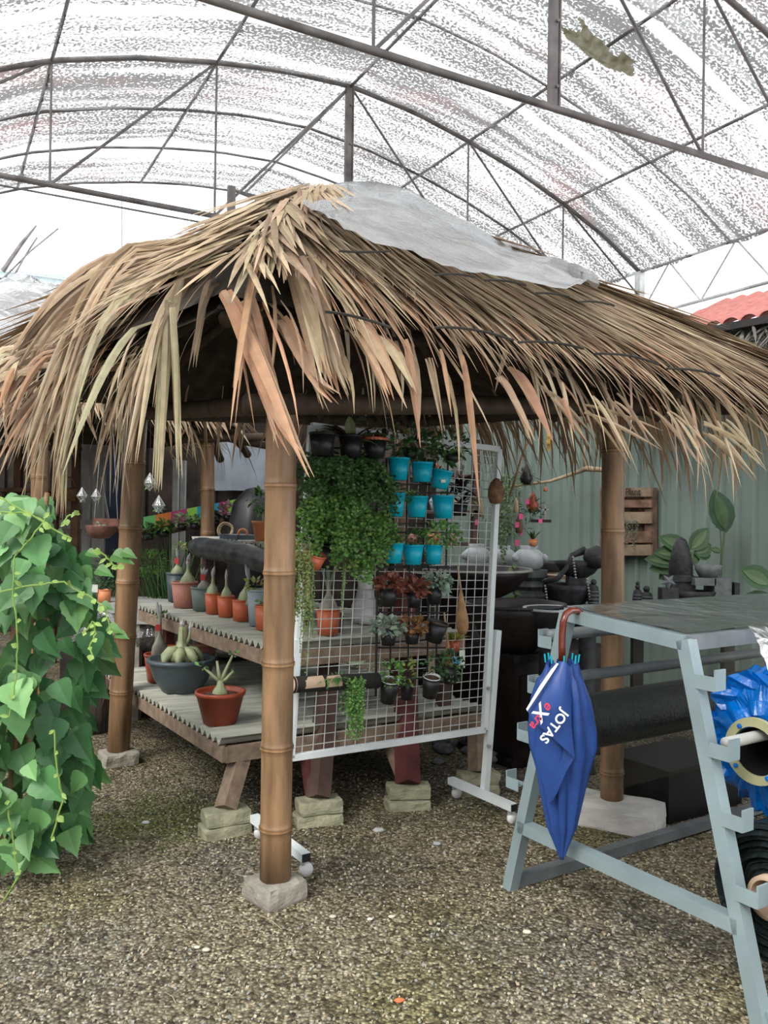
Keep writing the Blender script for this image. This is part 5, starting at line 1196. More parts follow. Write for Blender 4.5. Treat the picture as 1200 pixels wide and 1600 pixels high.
q = on(127, 1306, .03); m = MB(); cloud(m, q, (.012, .012, .02), 8, .03, [(.5, .55, .8)]); tag(m.build('fallen_flower', 'leaf'), 'small pale blue flower lying by the foot of the vine', 'flower')
# ============================================================ RIGHT BACKGROUND: STONE AND BOWLS BEFORE THE GREEN WALL
random.seed(41)
def wp(px, py, out=.04): return hit(px, py, P0+nx*out, W)
def bowl_prof(R, h, lip=.02): return [(0, 0), (R*.35, 0), (R*.7, h*.3), (R*.92, h*.75), (R, h), (R*.94, h), (R*.84, h*.72), (R*.6, h*.35), (0, h*.2)]
def lathe_obj(prof, c, mt, name, label, cat, group=None, n=28, wob=0, parent=None):
    m = MB(); m.lathe(prof, c, n, wob=wob); o = m.build(name, mt, parent, True)
    if parent is None: tag(o, label, cat, group)
    return o
# dark cabinet carrying the big bowl
cx, cy = at(800, 1000, 5.35).x, 5.35; t = thing('cabinet', 'dark carved wooden cabinet behind the blue umbrella', 'cabinet', V((cx, cy, 0)))
Hc = 1.5-205/FPX*5.2
m = MB(); m.box((cx+.18, cy+.05, Hc/2), (.78, .45, Hc-.04), df, dl); cbd = m.build('body', 'dark_wood', t)
for z in (Hc-.02, .03): m = MB(); m.box((cx+.18, cy+.05, z), (.86, .52, .045), df, dl); m.build('moulding', 'dark_wood', t)
for k in (-.26, 0, .26): m = MB(); m.box(V((cx+.18, cy+.05, Hc/2))+df*k-dl*.235, (.2, .03, Hc-.25), df, dl); m.build('door', 'dark_wood', cbd)
c = at(805, 1000, 5.15); c.z = Hc; R = 78*5.15/FPX; hb = at(805, 942, 5.15).z-Hc
t = thing('water_bowl', 'large black bowl standing on the dark cabinet behind the wire rack', 'bowl', c); m = MB(); m.lathe(bowl_prof(R, hb), c, 48); bo_ = m.build('bowl', 'dark_wood', t, True)
m = MB(); m.lathe([(R*.95, hb-.004), (R*1.01, hb+.002), (R*1.02, hb-.012), (R*.97, hb-.014)], c, 48); m.build('rim', 'dark_stone', bo_, True)
c = at(745, 936, 5.85); R = 84*5.85/FPX; hb = at(745, 888, 5.85).z-c.z
t = thing('water_bowl', 'upper black bowl with a shiny worn rim under the white urns', 'bowl', V((c.x, c.y, 0))); m = MB(); m.lathe(bowl_prof(R, hb), c, 48); m.build('bowl', 'dark_wood', t, True)
m = MB(); m.lathe([(R*.95, hb-.004), (R*1.01, hb+.004), (R*1.03, hb-.012), (R*.97, hb-.014)], c, 48); m.build('rim', 'bowl_rim', t, True)
m = MB(); m.box((c.x, c.y, c.z/2), (.4, .4, c.z), df, dl); m.build('plinth', 'dark_wood', t)
# white glazed urns
def urn(px, yb, w_, Y, label, ht=.82):
    c = at(px, yb, Y); r = w_/2*Y/FPX; t = thing('urn', label, 'urn', c, 'mottled white urns'); h = r*2*ht
    m = MB(); m.lathe([(0, 0), (r*.6, 0), (r*.85, h*.12), (r, h*.4), (r*.93, h*.65), (r*.62, h*.82), (r*.5, h*.86), (r*.56, h), (r*.5, h), (r*.45, h*.88), (0, h*.8)], c, 32, wob=.03); m.build('body', 'ceramic', t, True)
    for s_ in (-1, 1): m = MB(); m.lathe([(0, -.02), (.03, -.01), (.03, .015), (0, .03)], c+V((s_*r*.9, -.05, h*.5)), 10, (s_, -.3, .4)); m.build('lug', 'ceramic', t, True)
    return c, h
pl = thing('plank_table', 'dark plank table behind the upper bowl carrying two white urns', 'table', V((at(765, 893, 6.5).x, 6.5, 0))); q = at(765, 894, 6.5)
m = MB(); m.box(q-V((.1, 0, .02)), (1.1, .4, .04), df, dl); m.build('top', 'dark_wood', pl)
for s_ in (-.5, .5): m = MB(); m.box((q.x-.1+s_*.85, q.y+s_*.4, q.z/2-.02), (.06, .06, q.z-.04)); m.build('leg', 'dark_wood', pl)
urn(745, 886, 44, 6.5, 'leftmost mottled white urn, seen through the wire rack'); urn(786, 887, 42, 6.5, 'middle mottled white urn at the edge of the wire rack')
cu, hu = urn(826, 890, 50, 6.2, 'rightmost mottled white urn holding a small terracotta pot', .75)
c = cu; t = thing('stone_pedestal', 'grey faceted stone pedestal under the rightmost white urn', 'pedestal', V((c.x, c.y, 0)))
m = MB(); m.lathe([(.17, 0), (.17, .03), (.12, .06), (.13, c.z-.19), (.10, c.z-.15), (.13, c.z-.12), (.10, c.z-.08), (.14, c.z-.05), (.14, c.z), (0, c.z)], V((c.x, c.y, 0)), 8); m.build('column', 'grey_stone', t)
c = cu+V((.02, -.05, hu)); t = thing('potted_plant', 'little terracotta pot with a spiky plant on the rightmost urn', 'potted plant', c+V((0, 0, -.0))); pot(t, c, .035, .027, .05, 'orange_pot'); m = MB()
for k in range(14): m.col = vary((.08, .14, .05), .2); a = rnd(0, 6.28); m.blade(c+V((0, 0, .04)), V((math.cos(a), math.sin(a), rnd(.6, 2))), rnd(.08, .13), .014, droop=.7, n=4)
m.build('foliage', 'leaf', t)
c = at(800, 878, 6.05); t = thing('hanging_vine', 'thin vine with round leaves trailing down beside the urns', 'vine', c+V((0, 0, -.4))); m = MB()
p = c; P_ = []
for k in range(16):
    p = p+V((.012*math.sin(k), 0, -.024)); P_.append(p); m.col = vary((.2, .32, .12), .15); m.leaf(p, V(((-1)**k, -.4, -.3)), V((0, -1, .6)), .05, .035)
m.col = (.15, .2, .08); m.tube(P_, .003, 5); m.build('strand', 'leaf', t)
c = at(795, 740, 6.3); t = thing('hanging_vine', 'tall pale green feathery plant hanging from the branch beside the rack', 'vine', c+V((0, 0, -.7))); m = MB(); trail(m, c, .09, 26, .75, .03, [(.14, .22, .09), (.2, .3, .12), (.1, .15, .07)], step=.03); m.build('strand', 'leaf', t)
# board and grey basin right of urns
m = MB(); q = at(868, 900, 6.3); m.box(q, (.24, .3, .025), df, dl); tag(m.build('wooden_board', 'core_brown'), 'short pale wooden board sticking out right of the stone pedestal', 'board')
q = at(868, 898, 6.35); m = MB(); m.box((q.x, q.y, (q.z-.06)/2), (.2, .25, q.z-.06), df, dl); tag(m.build('wooden_box', 'dark_wood'), 'black upright box under the pale wooden board', 'box')
q = at(862, 893, 6.5); lathe_obj([(0, 0), (.12, 0), (.16, .07), (.15, .08), (.1, .03), (0, .03)], q, 'dark_stone', 'stone_basin', 'small grey stone basin standing on the pale board', 'basin')
# long dark table with fountains and figures
ta, tb = at(850, 953, 5.9), at(1150, 951, 5.6); zt_ = .87; t = thing('display_table', 'long dark table of stone ornaments along the green wall', 'table', V((ta.x, ta.y, 0)))
ta.z = tb.z = zt_
m = MB(); m.beam(ta, tb, .55, .03); m.build('top', 'dark_wood', t)
for q in (ta.lerp(tb, .04), ta.lerp(tb, .96), ta.lerp(tb, .5)): m = MB(); m.box((q.x, q.y, zt_/2-.01), (.07, .07, zt_-.03)); m.build('leg', 'dark_wood', t)
def ont(px, py, dy=0):
    r = ray(px, py); q = CAM+r*((zt_+.016-1.5)/r.z); Yt = 5.75+dy; q2 = at(px, py, Yt); q2.z = zt_+.016; return q2
zk = 1300/5.75
# tiered black fountain
c = ont(893, 950, .1); t = thing('stone_fountain', 'tiered black stone fountain with curved arms left of the right bamboo post', 'fountain', c)
def halfbowl(t, c, R, h, a0=0, nm='basin'): m = MB(); m.lathe(bowl_prof(R, h), c, 30, squash=(1, .7)); m.build(nm, 'dark_stone', t, True)
halfbowl(t, c+V((-.02, 0, 0)), .19, .16); halfbowl(t, c+V((.06, .08, .2)), .17, .12); m = MB(); m.box(c+V((.05, .1, .12)), (.12, .12, .26)); m.build('core', 'dark_stone', t)
m = MB(); m.tube([c+V((-.2, 0, .17)), c+V((-.1, 0, .2)), c+V((-.04, 0, .27)), c+V((0, .02, .36)), c+V((.1, .05, .4))], [.02, .02, .018, .02, .03], 8); m.build('arm', 'dark_stone', t, True)
for dx, dz in ((-.19, .0), (.0, .2), (.1, .05)):
    for k in range(8): m = MB(); m.lathe([(0, -.01), (.01, 0), (0, .01)], c+V((dx-.003*k, -.12, dz+.015+k*.02)), 6); m.build('bead', 'bowl_rim', t)
q = at(932, 883, 5.85); lathe_obj([(0, 0), (.07, .02), (.1, .08), (.08, .14), (0, .17)], q+V((0, 0, -.03)), 'dark_stone', 'stone_ball', 'dark grey stone ball on the fountain beside the bamboo post', 'ball', wob=.1)
# carved column with white beads
def beadcol(px, w_, htop, ybase, label, balls):
    c = ont(px, ybase); r = w_/2/zk; h = (ybase-htop)/zk; t = thing('stone_figure', label, 'figurine', c, 'dark stone figures on the display table'); m = MB(); m.lathe([(0, 0), (r, 0), (r*.92, h*.1), (r, h*.5), (r*.85, h*.9), (r*.4, h), (0, h)], c, 14); m.build('body', 'dark_stone', t, True)
    for j in range(5):
        m = MB(); m.lathe([(r*1.02, -.004), (r*1.08, 0), (r*1.02, .004)], c+V((0, 0, h*(.12+.15*j))), 16); m.build('ring', 'grey_stone', t, True)
    for k in range(balls): m = MB(); rr = r*(.55-.1*k); m.lathe([(0, -rr), (rr*.7, -rr*.7), (rr, 0), (rr*.7, rr*.7), (0, rr)], c+V((0, 0, h+rr*.8+k*rr*1.9)), 12); m.build('ball', 'dark_stone', t, True)
beadcol(927, 18, 912, 950, 'dark carved column with pale dots left of the bamboo post', 1)
beadcol(996, 15, 900, 932, 'taller stacked stone figure right of the bamboo post', 2); beadcol(1010, 20, 905, 933, 'shorter round topped stone figure beside the taller stacked one', 1)
# cone statue on block
c = ont(1063, 938, .05); t = thing('stone_statue', 'dark ribbed cone shaped statue on a square block before the big leaves', 'statue', c)
m = MB(); m.box(c+V((0, 0, .10)), (.16, .14, .2)); m.build('block', 'dark_stone', t)
m = MB(); m.box(c+V((0, 0, .215)), (.2, .17, .035)); m.build('slab', 'dark_stone', t)
m = MB(); pr = [(0, .23), (.085, .23)]; k = 12
for i in range(k): z = .235+i*.02; r = .085*(1-(i/k)**2*.55); pr += [(r, z), (r*.92, z+.014)]
pr += [(.03, .49), (0, .505)]; m.lathe(pr, c, 18); m.build('cone', 'dark_stone', t, True)
c = ont(1044, 940, -.2); t = thing('bamboo_spout', 'black stone spout post with a pale star on top', 'fountain', c); m = MB(); m.box(c+V((0, 0, .08)), (.11, .09, .18)); m.build('post', 'dark_stone', t)
m = MB(); m.add([c+V((0.055*math.cos(a)*(1 if i % 2 else .5), .0, .21+.055*math.sin(a)*(1 if i % 2 else .5))) for i, a in enumerate(np.linspace(.3, .3+2*math.pi, 11)[:10])]+[c+V((0, -.02, .21))], [(i, (i+1) % 10, 10) for i in range(10)]); m.build('star', 'grey_stone', t)
m = MB(); m.tube([c+V((.02, -.03, .05)), c+V((.02, -.05, -.1))], .02, 8); m.build('foot', 'dark_stone', t)
q = ont(1085, 938, -.05); t = thing('stone_bowl', 'low black stone bowl in front of the grey stone arch', 'bowl', q); halfbowl(t, q, .15, .14)
q = ont(1092, 937, -.25); lathe_obj([(0, 0), (.03, .004), (.04, .018), (.025, .03), (0, .034)], q, 'pot_white', 'white_pebble', 'smooth white egg shaped stone on the display table', 'stone')
q = ont(1107, 944, 0); t = thing('stone_arch', 'grey concrete arch block carrying a pale bowl before the green wall', 'stone block', q); s_ = 1/zk
m = MB(); m.box(q+V((.06, 0, 26*s_)), (26*s_, .2, 52*s_)); m.build('upright', 'grey_stone', t)
m = MB(); m.box(q+V((-.06, 0, 46*s_)), (32*s_, .2, 11*s_)); m.build('lintel', 'grey_stone', t)
qb = q+V((-.005, 0, 52*s_)); lathe_obj([(0, 0), (.06, 0), (.085, .05), (.09, .085), (.08, .085), (.06, .03), (0, .02)], qb, 'grey_stone', 'stone_bowl', 'pale grey bowl standing on the concrete arch', 'bowl')
m = MB(); m.box(ont(1140, 946)+V((.01, 0, .1)), (.035, .2, .2)); tag(m.build('stone_slab', 'dark_stone'), 'narrow black slab right of the concrete arch', 'slab')
# pots in front
for px, py, R, lb in ((860, 950, .16, 'shallow pale rimmed basin just above the wooden umbrella handle'), (918, 957, .13, 'round pale rimmed basin with a dark stone, left of the bamboo post')):
    q = at(px, py, 4.95); t = thing('basin', lb, 'basin', V((q.x, q.y, 0)), 'pale rimmed basins'); m = MB(); m.lathe([(0, -.12), (R*.6, -.12), (R*.95, -.02), (R, 0), (R*.9, 0), (R*.6, -.07), (0, -.08)], q, 30); m.build('bowl', 'dark_stone', t, True)
    m = MB(); m.lathe([(R*.9, .0), (R*1.02, .004), (R*1.03, -.01), (R*.92, -.012)], q, 30); m.build('rim', 'ceramic', t, True)
    m = MB(); m.lathe([(R*.5, 0), (R*.4, .05), (R*.4, q.z-.12), (0, q.z-.12)], V((q.x, q.y, 0)), 14); m.build('foot', 'dark_stone', t, True)
q = at(925, 956, 4.97); lathe_obj([(0, -.06), (.07, -.05), (.08, 0), (.04, .035), (0, .04)], q, 'dark_stone', 'rounded_stone', 'dark rounded stone in the pale rimmed basin', 'stone', wob=.1)
# big leaved plants
def bigleaf(m, a, b, Y, w_, nrm=V((0, -1, .3)), cols=((.055, .12, .05), (.12, .19, .085)), bend=.1):
    p, q = at(*a, Y), at(*b, Y); d = q-p; shp = ((0, .08), (.12, .55), (.3, .92), (.5, 1), (.7, .82), (.88, .42), (1, 0)); m.col = vary(cols[0], .1); m.leaf(p, d, nrm, d.length, w_, shp, bend)
    n_ = nrm.normalized(); m.col = vary(cols[1], .1); m.leaf(p+n_*.004+d*.08, d, nrm, d.length*.8, w_*.5, shp, bend)
m = MB()
t = thing('dumb_cane', 'potted dumb cane with big variegated leaves against the green wall', 'potted plant', V((at(1065, 930, 6.0).x, 6.05, zt_+.016)))
for a, b, w_ in (((1075, 858), (1030, 838), .13), ((1070, 865), (1022, 862), .12), ((1072, 882), (1015, 888), .13), ((1060, 880), (1008, 872), .11), ((1078, 860), (1108, 824), .13), ((1085, 865), (1112, 850), .13), ((1085, 862), (1112, 868), .11), ((1055, 885), (1030, 905), .1), ((1070, 880), (1095, 868), .09), ((1110, 858), (1128, 862), .05)):
    bigleaf(m, a, b, 6.02, w_)
m.build('foliage', 'leaf', t); m = MB(); m.col = (.14, .2, .09)
for dx in (0, .05, -.05): m.tube([at(1072+dx*60, 935, 6.0), at(1074+dx*80, 900, 6.0), at(1076+dx*120, 862, 6.0)], .01, 6)
m.build('stem', 'leaf', t); pot(t, V((at(1065, 930, 6.0).x, 6.05, zt_+.016)), .07, .06, .09, 'black_plastic')
qp = at(1124, 940, 6.2); t = thing('dumb_cane', 'single tall upright leaf on thin stalks near the right edge', 'potted plant', V((qp.x, 6.2, zt_+.1)))
m = MB(); bigleaf(m, (1134, 832), (1117, 764), 6.2, .2, cols=((.04, .09, .045), (.08, .14, .06)), bend=.05); m.col = (.12, .16, .08); m.tube([at(1127, 905, 6.2), at(1128, 870, 6.2), at(1132, 830, 6.2)], .006, 5); m.tube([at(1124, 905, 6.2), at(1127, 860, 6.2), at(1125, 822, 6.2), at(1118, 824, 6.2)], .005, 5); m.build('foliage', 'leaf', t); pot(t, at(1128, 925, 6.2), .06, .05, .1, 'black_plastic')
t = thing('dumb_cane', 'low variegated leaves at the right edge above the grey stand', 'potted plant', V((at(1200, 940, 5.3).x, 5.3, 0))); m = MB()
bigleaf(m, (1205, 915), (1157, 888), 5.3, .16); bigleaf(m, (1210, 935), (1152, 940), 5.3, .12); bigleaf(m, (1215, 900), (1235, 850), 5.3, .14); bigleaf(m, (1205, 942), (1172, 950), 5.25, .08); m.build('foliage', 'leaf', t)
pot(t, V((at(1212, 940, 5.3).x, 5.3, 0)), .16, .12, .3, 'slate_pot'); m = MB(); m.col = (.15, .2, .1); m.tube([V((at(1212, 940, 5.3).x, 5.3, .25)), at(1208, 925, 5.3)], .012, 6); m.build('stem', 'leaf', t)
# wall mounted pallet planter
a, b = wp(962, 762, .03), wp(1026, 764, .03); c_, d_ = wp(962, 866, .03), wp(1023, 870, .03)
t = thing('pallet_planter', 'brown wooden pallet planter with handwritten board hanging on the green wall', 'planter', c_)
def wbox(px0, py0, px1, py1, th, out, nm, mt):
    p, q, r_, s_ = wp(px0, py0, out), wp(px1, py0, out), wp(px0, py1, out), wp(px1, py1, out); m = MB()
    o = nx*th; m.add([p, q, s_, r_, p+o, q+o, s_+o, r_+o], [(0, 1, 2, 3), (7, 6, 5, 4), (0, 4, 5, 1), (1, 5, 6, 2), (2, 6, 7, 3), (3, 7, 4, 0)]); return m.build(nm, mt, t)
mat('pallet', (.22, .13, .09), .85, var=.3, scale=9, bump=.3); mat('pallet_pale', (.3, .22, .15), .85, var=.2, scale=9, bump=.3)
sg = 1 if (CAM-wp(990, 800)).dot(nx) > 0 else -1
nx = nx*sg
wbox(963, 762, 1026, 868, .02, .02, 'back_board', 'pallet')
wbox(1015, 762, 1027, 870, .06, .03, 'side_rail', 'pallet'); wbox(945, 762, 955, 866, .06, .03, 'side_rail', 'pallet')
for y0, y1, mt in ((762, 776, 'pallet_pale'), (781, 793, 'terracotta_dark' if 0 else 'pallet'), (800, 818, 'pallet_pale'), (830, 848, 'pallet'), (851, 868, 'pallet_pale')): wbox(953, y0, 1020, y1, .02, .10, 'slat', mt)
q = wp(959, 773.5, .15); xd_ = (wp(1020, 774, .135)-q).normalized(); text_part('Air Plant', 'lettering', 'sign_text', t, q, xd_, V((0, 0, 1)), .088, .0015)
m = MB(); trail(m, wp(985, 812, .17), .07, 14, .3, .02, [(.15, .18, .12), (.2, .24, .16)], step=.02); m.build('air_plant', 'leaf', t)
# branch hung with little things
P_ = [at(798, 760, 5.95), at(860, 752, 5.9), at(905, 737, 5.75), at(915, 732, 5.7), at(940, 734, 5.6), at(975, 742, 5.5)]
m = MB(); m.tube(P_, [.008, .011, .014, .02, .016, .013], 10); m.tube([P_[3], at(912, 712, 5.68), at(914, 690, 5.66)], [.014, .008, .005], 7)
tag(m.build('branch', 'branch', None, True), 'bare pale branch hung across the green wall left of the right bamboo post', 'branch')
m = MB(); m.tube([at(797, 775, 5.5), at(815, 715, 5.4), at(840, 655, 5.3)], .009, 8); tag(m.build('branch', 'branch', None, True), 'thin straight stick rising from the branch end up to the thatch', 'branch')
def hang(px, yt, yb, Y, label, w_, mt, tagy=None, fo=None, body='tube'):
    tp = at(px, yt, Y); bt = at(px, yb, Y); t = thing('hanging_planter', label, 'hanging planter', bt, 'small planters hanging by the green wall')
    m = MB(); m.tube([tp, bt+V((0, 0, .03))], .0018, 5); m.build('string', 'cord', t)
    h = min(.14, (tp-bt).length*.6); m = MB(); m.lathe([(0, 0), (w_*.7, 0), (w_, h*.3), (w_*.6, h*.75), (w_*.2, h), (0, h)], bt, 12); m.build('holder', mt, t, True)
    if fo: fol(t, bt+V((0, -.02, h*.3)), (.08, .05, .05), fo, .05, DARKG+[(.16, .2, .12)], aspect=.25)
    if tagy: m = MB(); m.box(at(tagy[0], tagy[1], Y-.06), (.026, .002, .038)); m.build('price_tag', 'tag_pink', t)
hang(832, 745, 800, 5.9, 'red brown cone planter hanging under the branch with a pink tag', .045, 'terracotta_dark', (824, 784), 40)
hang(806, 762, 801, 5.7, 'pale wood slip planter left of the cone planter', .02, 'branch', (814, 807), 0)
hang(811, 770, 833, 5.8, 'narrow planter with a pink tag just above the white urns', .03, 'pallet', (808, 820), 20)
hang(852, 755, 768, 5.8, 'tiny copper coloured planter right of the cone planter', .015, 'terracotta', None, 0)
hang(822, 700, 757, 5.8, 'small round black planter hanging above the branch', .045, 'black_plastic', None, 40)
hang(752, 760, 808, 6.2, 'pale air plant holder with a pink tag seen through the rack', .02, 'branch', (745, 816), 30)
m = MB(); q = at(845, 814, 5.8); m.beam(q-V((.07, 0, 0)), q+V((.07, 0, 0)), .03, .02); tp_ = at(845, 760, 5.8); t = thing('hanging_planter', 'flat wooden perch with pink tag and small cross, hanging by the green wall', 'hanging planter', q, 'small planters hanging by the green wall'); m.build('perch', 'dark_wood', t)
m = MB(); m.tube([q, tp_], .0018, 5); m.build('string', 'cord', t); m = MB(); m.box(q+V((-.01, -.04, 0)), (.026, .002, .03)); m.build('price_tag', 'tag_pink', t); m = MB(); m.box(q+V((.03, 0, .06)), (.012, .01, .1)); m.box(q+V((.03, 0, .08)), (.05, .01, .012)); m.build('cross', 'bowl_rim', t); fol(t, q+V((-.06, 0, .04)), (.08, .04, .03), 40, .05, DARKG, aspect=.3)
m = MB(); q = at(814, 832, 5.8); m.box(q, (.026, .002, .038)); q2 = at(808, 848, 5.8); m.box(q2, (.028, .002, .042)); tag(m.build('price_tag', 'tag_pink'), 'pair of pink tags hanging over the rightmost white urn', 'tag')
m = MB(); q = at(857, 705, 5.9); m.lathe([(.01, -.0), (.018, .05), (.016, .13), (.006, .17)], q, 8); mat('yellow_rope', (.5, .32, .08), .8, var=.4, scale=30); tag(m.build('rope_end', 'yellow_rope'), 'short yellow rope end hanging from the thatch before the green wall', 'rope')
# small square character on wall
t = thing('wall_sign', 'small black square fretwork emblem hanging on the green wall', 'sign', wp(792, 835, .03)); wa, wb, wc, wd_ = wp(786, 817, .03), wp(798, 817, .03), wp(786, 835, .03), wp(798, 835, .03)
m = MB()
def lerp2(u, v): return wa.lerp(wb, u).lerp(wc.lerp(wd_, u), v)+nx*.01
for s_ in (((0, 0), (1, 0)), ((1, 0), (1, 1)), ((0, .5), (1, .5)), ((.35, 0), (.35, .5)), ((0, 0), (0, .3)), ((.35, .5), (.35, 1)), ((.35, 1), (1, 1)), ((0, 1), (0, .85)), ((.68, .5), (.68, .8))): m.tube([lerp2(*s_[0]), lerp2(*s_[1])], .008, 5)
m.build('fretwork', 'black_iron', t)
# black trough under the stand
q = on(1048, 1285, 0); m = MB(); m.box(V((q.x+.12, q.y+.3, .13)), (.6, .4, .26), se, V((-se.y, se.x, 0))); tag(m.build('trough', 'black_plastic'), 'black plastic trough on the ground behind the grey stand', 'trough')
for i in range(26):
    x, y = rnd(.3, .8), rnd(5.1, 6.2); r = rnd(.03, .06); lathe_obj([(0, 0), (r, r*.2), (r*1.1, r*.5), (r*.6, r*.9), (0, r)], V((x, y, gz(x, y)-.005)), 'grey_stone', 'cobble', 'rounded cobble in the dark heap beneath the pot stand, right end', 'cobble', 'cobbles under the pot stand', n=10, wob=.4)

# ============================================================ LEFT AND REAR BACKGROUND
random.seed(52)
t = thing('shop_front', 'white painted timber shop front frame in the left background', 'frame', V((at(140, 860, 9).x, 9, 0)))
for x0, x1, y0, y1, Y in ((132, 141, 690, 1000, 9.0), (148, 163, 690, 1000, 9.3), (193, 203, 690, 1000, 9.0), (272, 280, 690, 1000, 9.4), (284, 291, 690, 1000, 9.6)):
    p = at((x0+x1)/2, y0, Y); m = MB(); m.box((p.x, p.y, 1.06), ((x1-x0)*Y/FPX, .08, 2.12)); m.build('post', 'white_frame', t)
p, q = at(-40, 822, 8.9), at(205, 818, 8.9); m = MB(); m.beam(p, q, .06, .09); m.build('rail', 'white_frame', t)
p, q = at(205, 818, 9.5), at(292, 816, 9.5)
m = MB(); p = at(181, 770, 9.8); m.box((p.x, p.y, 1.1), (.22, .03, 2.2)); tag(m.build('door_leaf', 'blue_door'), 'dark blue door behind the white timber frame', 'door leaf')
m = MB(); m.tube([at(158, 745, 9.1), at(170, 815, 9.1)], .014, 6); tag(m.build('metal_rod', 'steel_light'), 'slanting metal rod leaning inside the white timber frame', 'rod')
# brown timber shelving with a basket, far left
t = thing('timber_shelf', 'brown timber shelving in the dark at the far left', 'shelf', V((at(50, 900, 8.3).x, 8.3, 0)))
mat('brown_timber', (.12, .06, .035), .8, var=.3, scale=6)
for x in (-30, 28, 85, 118): p = at(x, 800, 8.3); m = MB(); m.box((p.x, p.y, 1.15), (.07, .07, 2.3)); m.build('post', 'brown_timber', t)
for y in (700, 766, 800): m = MB(); m.beam(at(-40, y, 8.3), at(120, y, 8.3), .3, .035); m.build('shelf_board', 'brown_timber', t)
for k in range(7): m = MB(); m.beam(at(-20+k*18, 800, 8.2), at(-14+k*18, 768, 8.2), .02, .02); m.build('baluster', 'brown_timber', t)
p = at(102, 783, 8.1); t = thing('wicker_basket', 'brown woven wicker basket on the dark timber shelving', 'basket', p); m = MB(); m.lathe([(0, 0), (.09, 0), (.11, .12), (.1, .12), (.08, .02), (0, .02)], p, 16); m.build('body', 'wicker', t, True); m = MB(); m.tube([p+V((.1*math.cos(a), 0, .12+.12*math.sin(a))) for a in np.linspace(0, math.pi, 9)], .007, 5); m.build('handle', 'wicker', t, True)
# rusty wall bowl
c = at(158, 842, 6.1); t = thing('hanging_bowl', 'rust brown half bowl planter hanging on the white frame', 'planter', c); m = MB(); R = 24*6.1/FPX; m.lathe([(0, 0), (R*.5, .005), (R*.85, .04), (R, .09), (R*.96, .1), (R*.9, .09), (R*.5, .03), (0, .03)], c, 24, wob=.03); mat('rusty', (.16, .07, .05), .8, var=.3, scale=14, bump=.4); m.build('bowl', 'rusty', t, True)
m = MB(); m.box(c+V((0, .1, .1)), (R*1.7, .01, .1)); m.build('back_plate', 'rusty', t); fol(t, c+V((0, 0, .1)), (.05, .04, .02), 30, .025, SILV)
for s_ in (-1, 1): m = MB(); m.tube([c+V((s_*R*.8, .1, .1)), c+V((s_*.03, .1, 1.0))], .002, 4); m.build('wire', 'steel_light', t)
# glass terrariums on strings
for px, py, s_, Y, lb in ((150, 776, .045, 6.2, 'diamond shaped glass terrarium hanging before the white frame'), (234, 755, .06, 6.3, 'upper glass terrarium hanging right of the left bamboo post'), (248, 790, .06, 6.3, 'lower round glass terrarium hanging right of the left bamboo post'), (128, 775, .05, 6.3, 'wire cage ornament hanging left of the diamond terrarium')):
    c = at(px, py, Y); t = thing('glass_terrarium', lb, 'terrarium', c-V((0, 0, s_)), 'hanging ornaments at the left'); m = MB()
    ring = [c+V((s_*.8*math.cos(a), s_*.8*math.sin(a), 0)) for a in np.linspace(0, 2*math.pi, 7)[:6]]; tpp, btt = c+V((0, 0, s_*1.3)), c-V((0, 0, s_))
    m.add(ring+[tpp, btt], [(i, (i+1) % 6, 6) for i in range(6)]+[((i+1) % 6, i, 7) for i in range(6)]); m.build('glass', 'glass_clear', t)
    m = MB()
    for i in range(6): m.tube([ring[i], ring[(i+1) % 6]], .0025, 4); m.tube([ring[i], tpp], .0025, 4); m.tube([ring[i], btt], .0025, 4)
    m.build('frame_wire', 'steel_light', t); m = MB(); m.tube([tpp, V((tpp.x, tpp.y, 2.2))], .002, 4); m.build('string', 'cord', t); fol(t, c-V((0, 0, s_*.3)), (s_*.5, s_*.5, s_*.25), 14, s_*.6, GREENS+SILV)
# sloping planter rail with coloured boards
ra, rb_ = at(212, 836, 7.75), at(400, 803, 7.75); t = thing('planter_trough', 'sloping log trough planter with a row of brightly coloured boards', 'planter', V((ra.x, ra.y, 0)))
m = MB(); m.tube([ra, ra.lerp(rb_, .5)+V((0, 0, .01)), rb_], .05, 12); m.build('log', 'pallet', t, True)
for k in (.08, .95): q = ra.lerp(rb_, k); m = MB(); m.box((q.x, q.y+.05, q.z/2), (.06, .06, q.z)); m.build('leg', 'timber_dark', t)
bs = [(224, 243, 'green'), (243, 267, 'orange'), (267, 292, 'magenta'), (292, 308, 'lime'), (308, 320, 'cyan'), (320, 342, 'cyan'), (342, 356, 'magenta'), (356, 372, 'lime'), (372, 386, 'orange')]
for x0, x1, cnm in bs:
    yl, yr = 808-(x0-224)*.193, 808-(x1-224)*.193; m = MB(); p0_, p1_ = at(x0, yl, 7.68), at(x1, yr, 7.68); b0, b1 = at(x0, yl+(20 if x0 < 360 else 9), 7.68), at(x1, yr+(20 if x0 < 360 else 9), 7.68)
    o_ = V((0, .015, 0)); m.add([p0_, p1_, b1, b0]+[v_+o_ for v_ in (p0_, p1_, b1, b0)], [(0, 1, 2, 3), (7, 6, 5, 4), (0, 4, 5, 1), (1, 5, 6, 2), (2, 6, 7, 3), (3, 7, 4, 0)]); m.build('coloured_board', 'board_'+cnm, t)
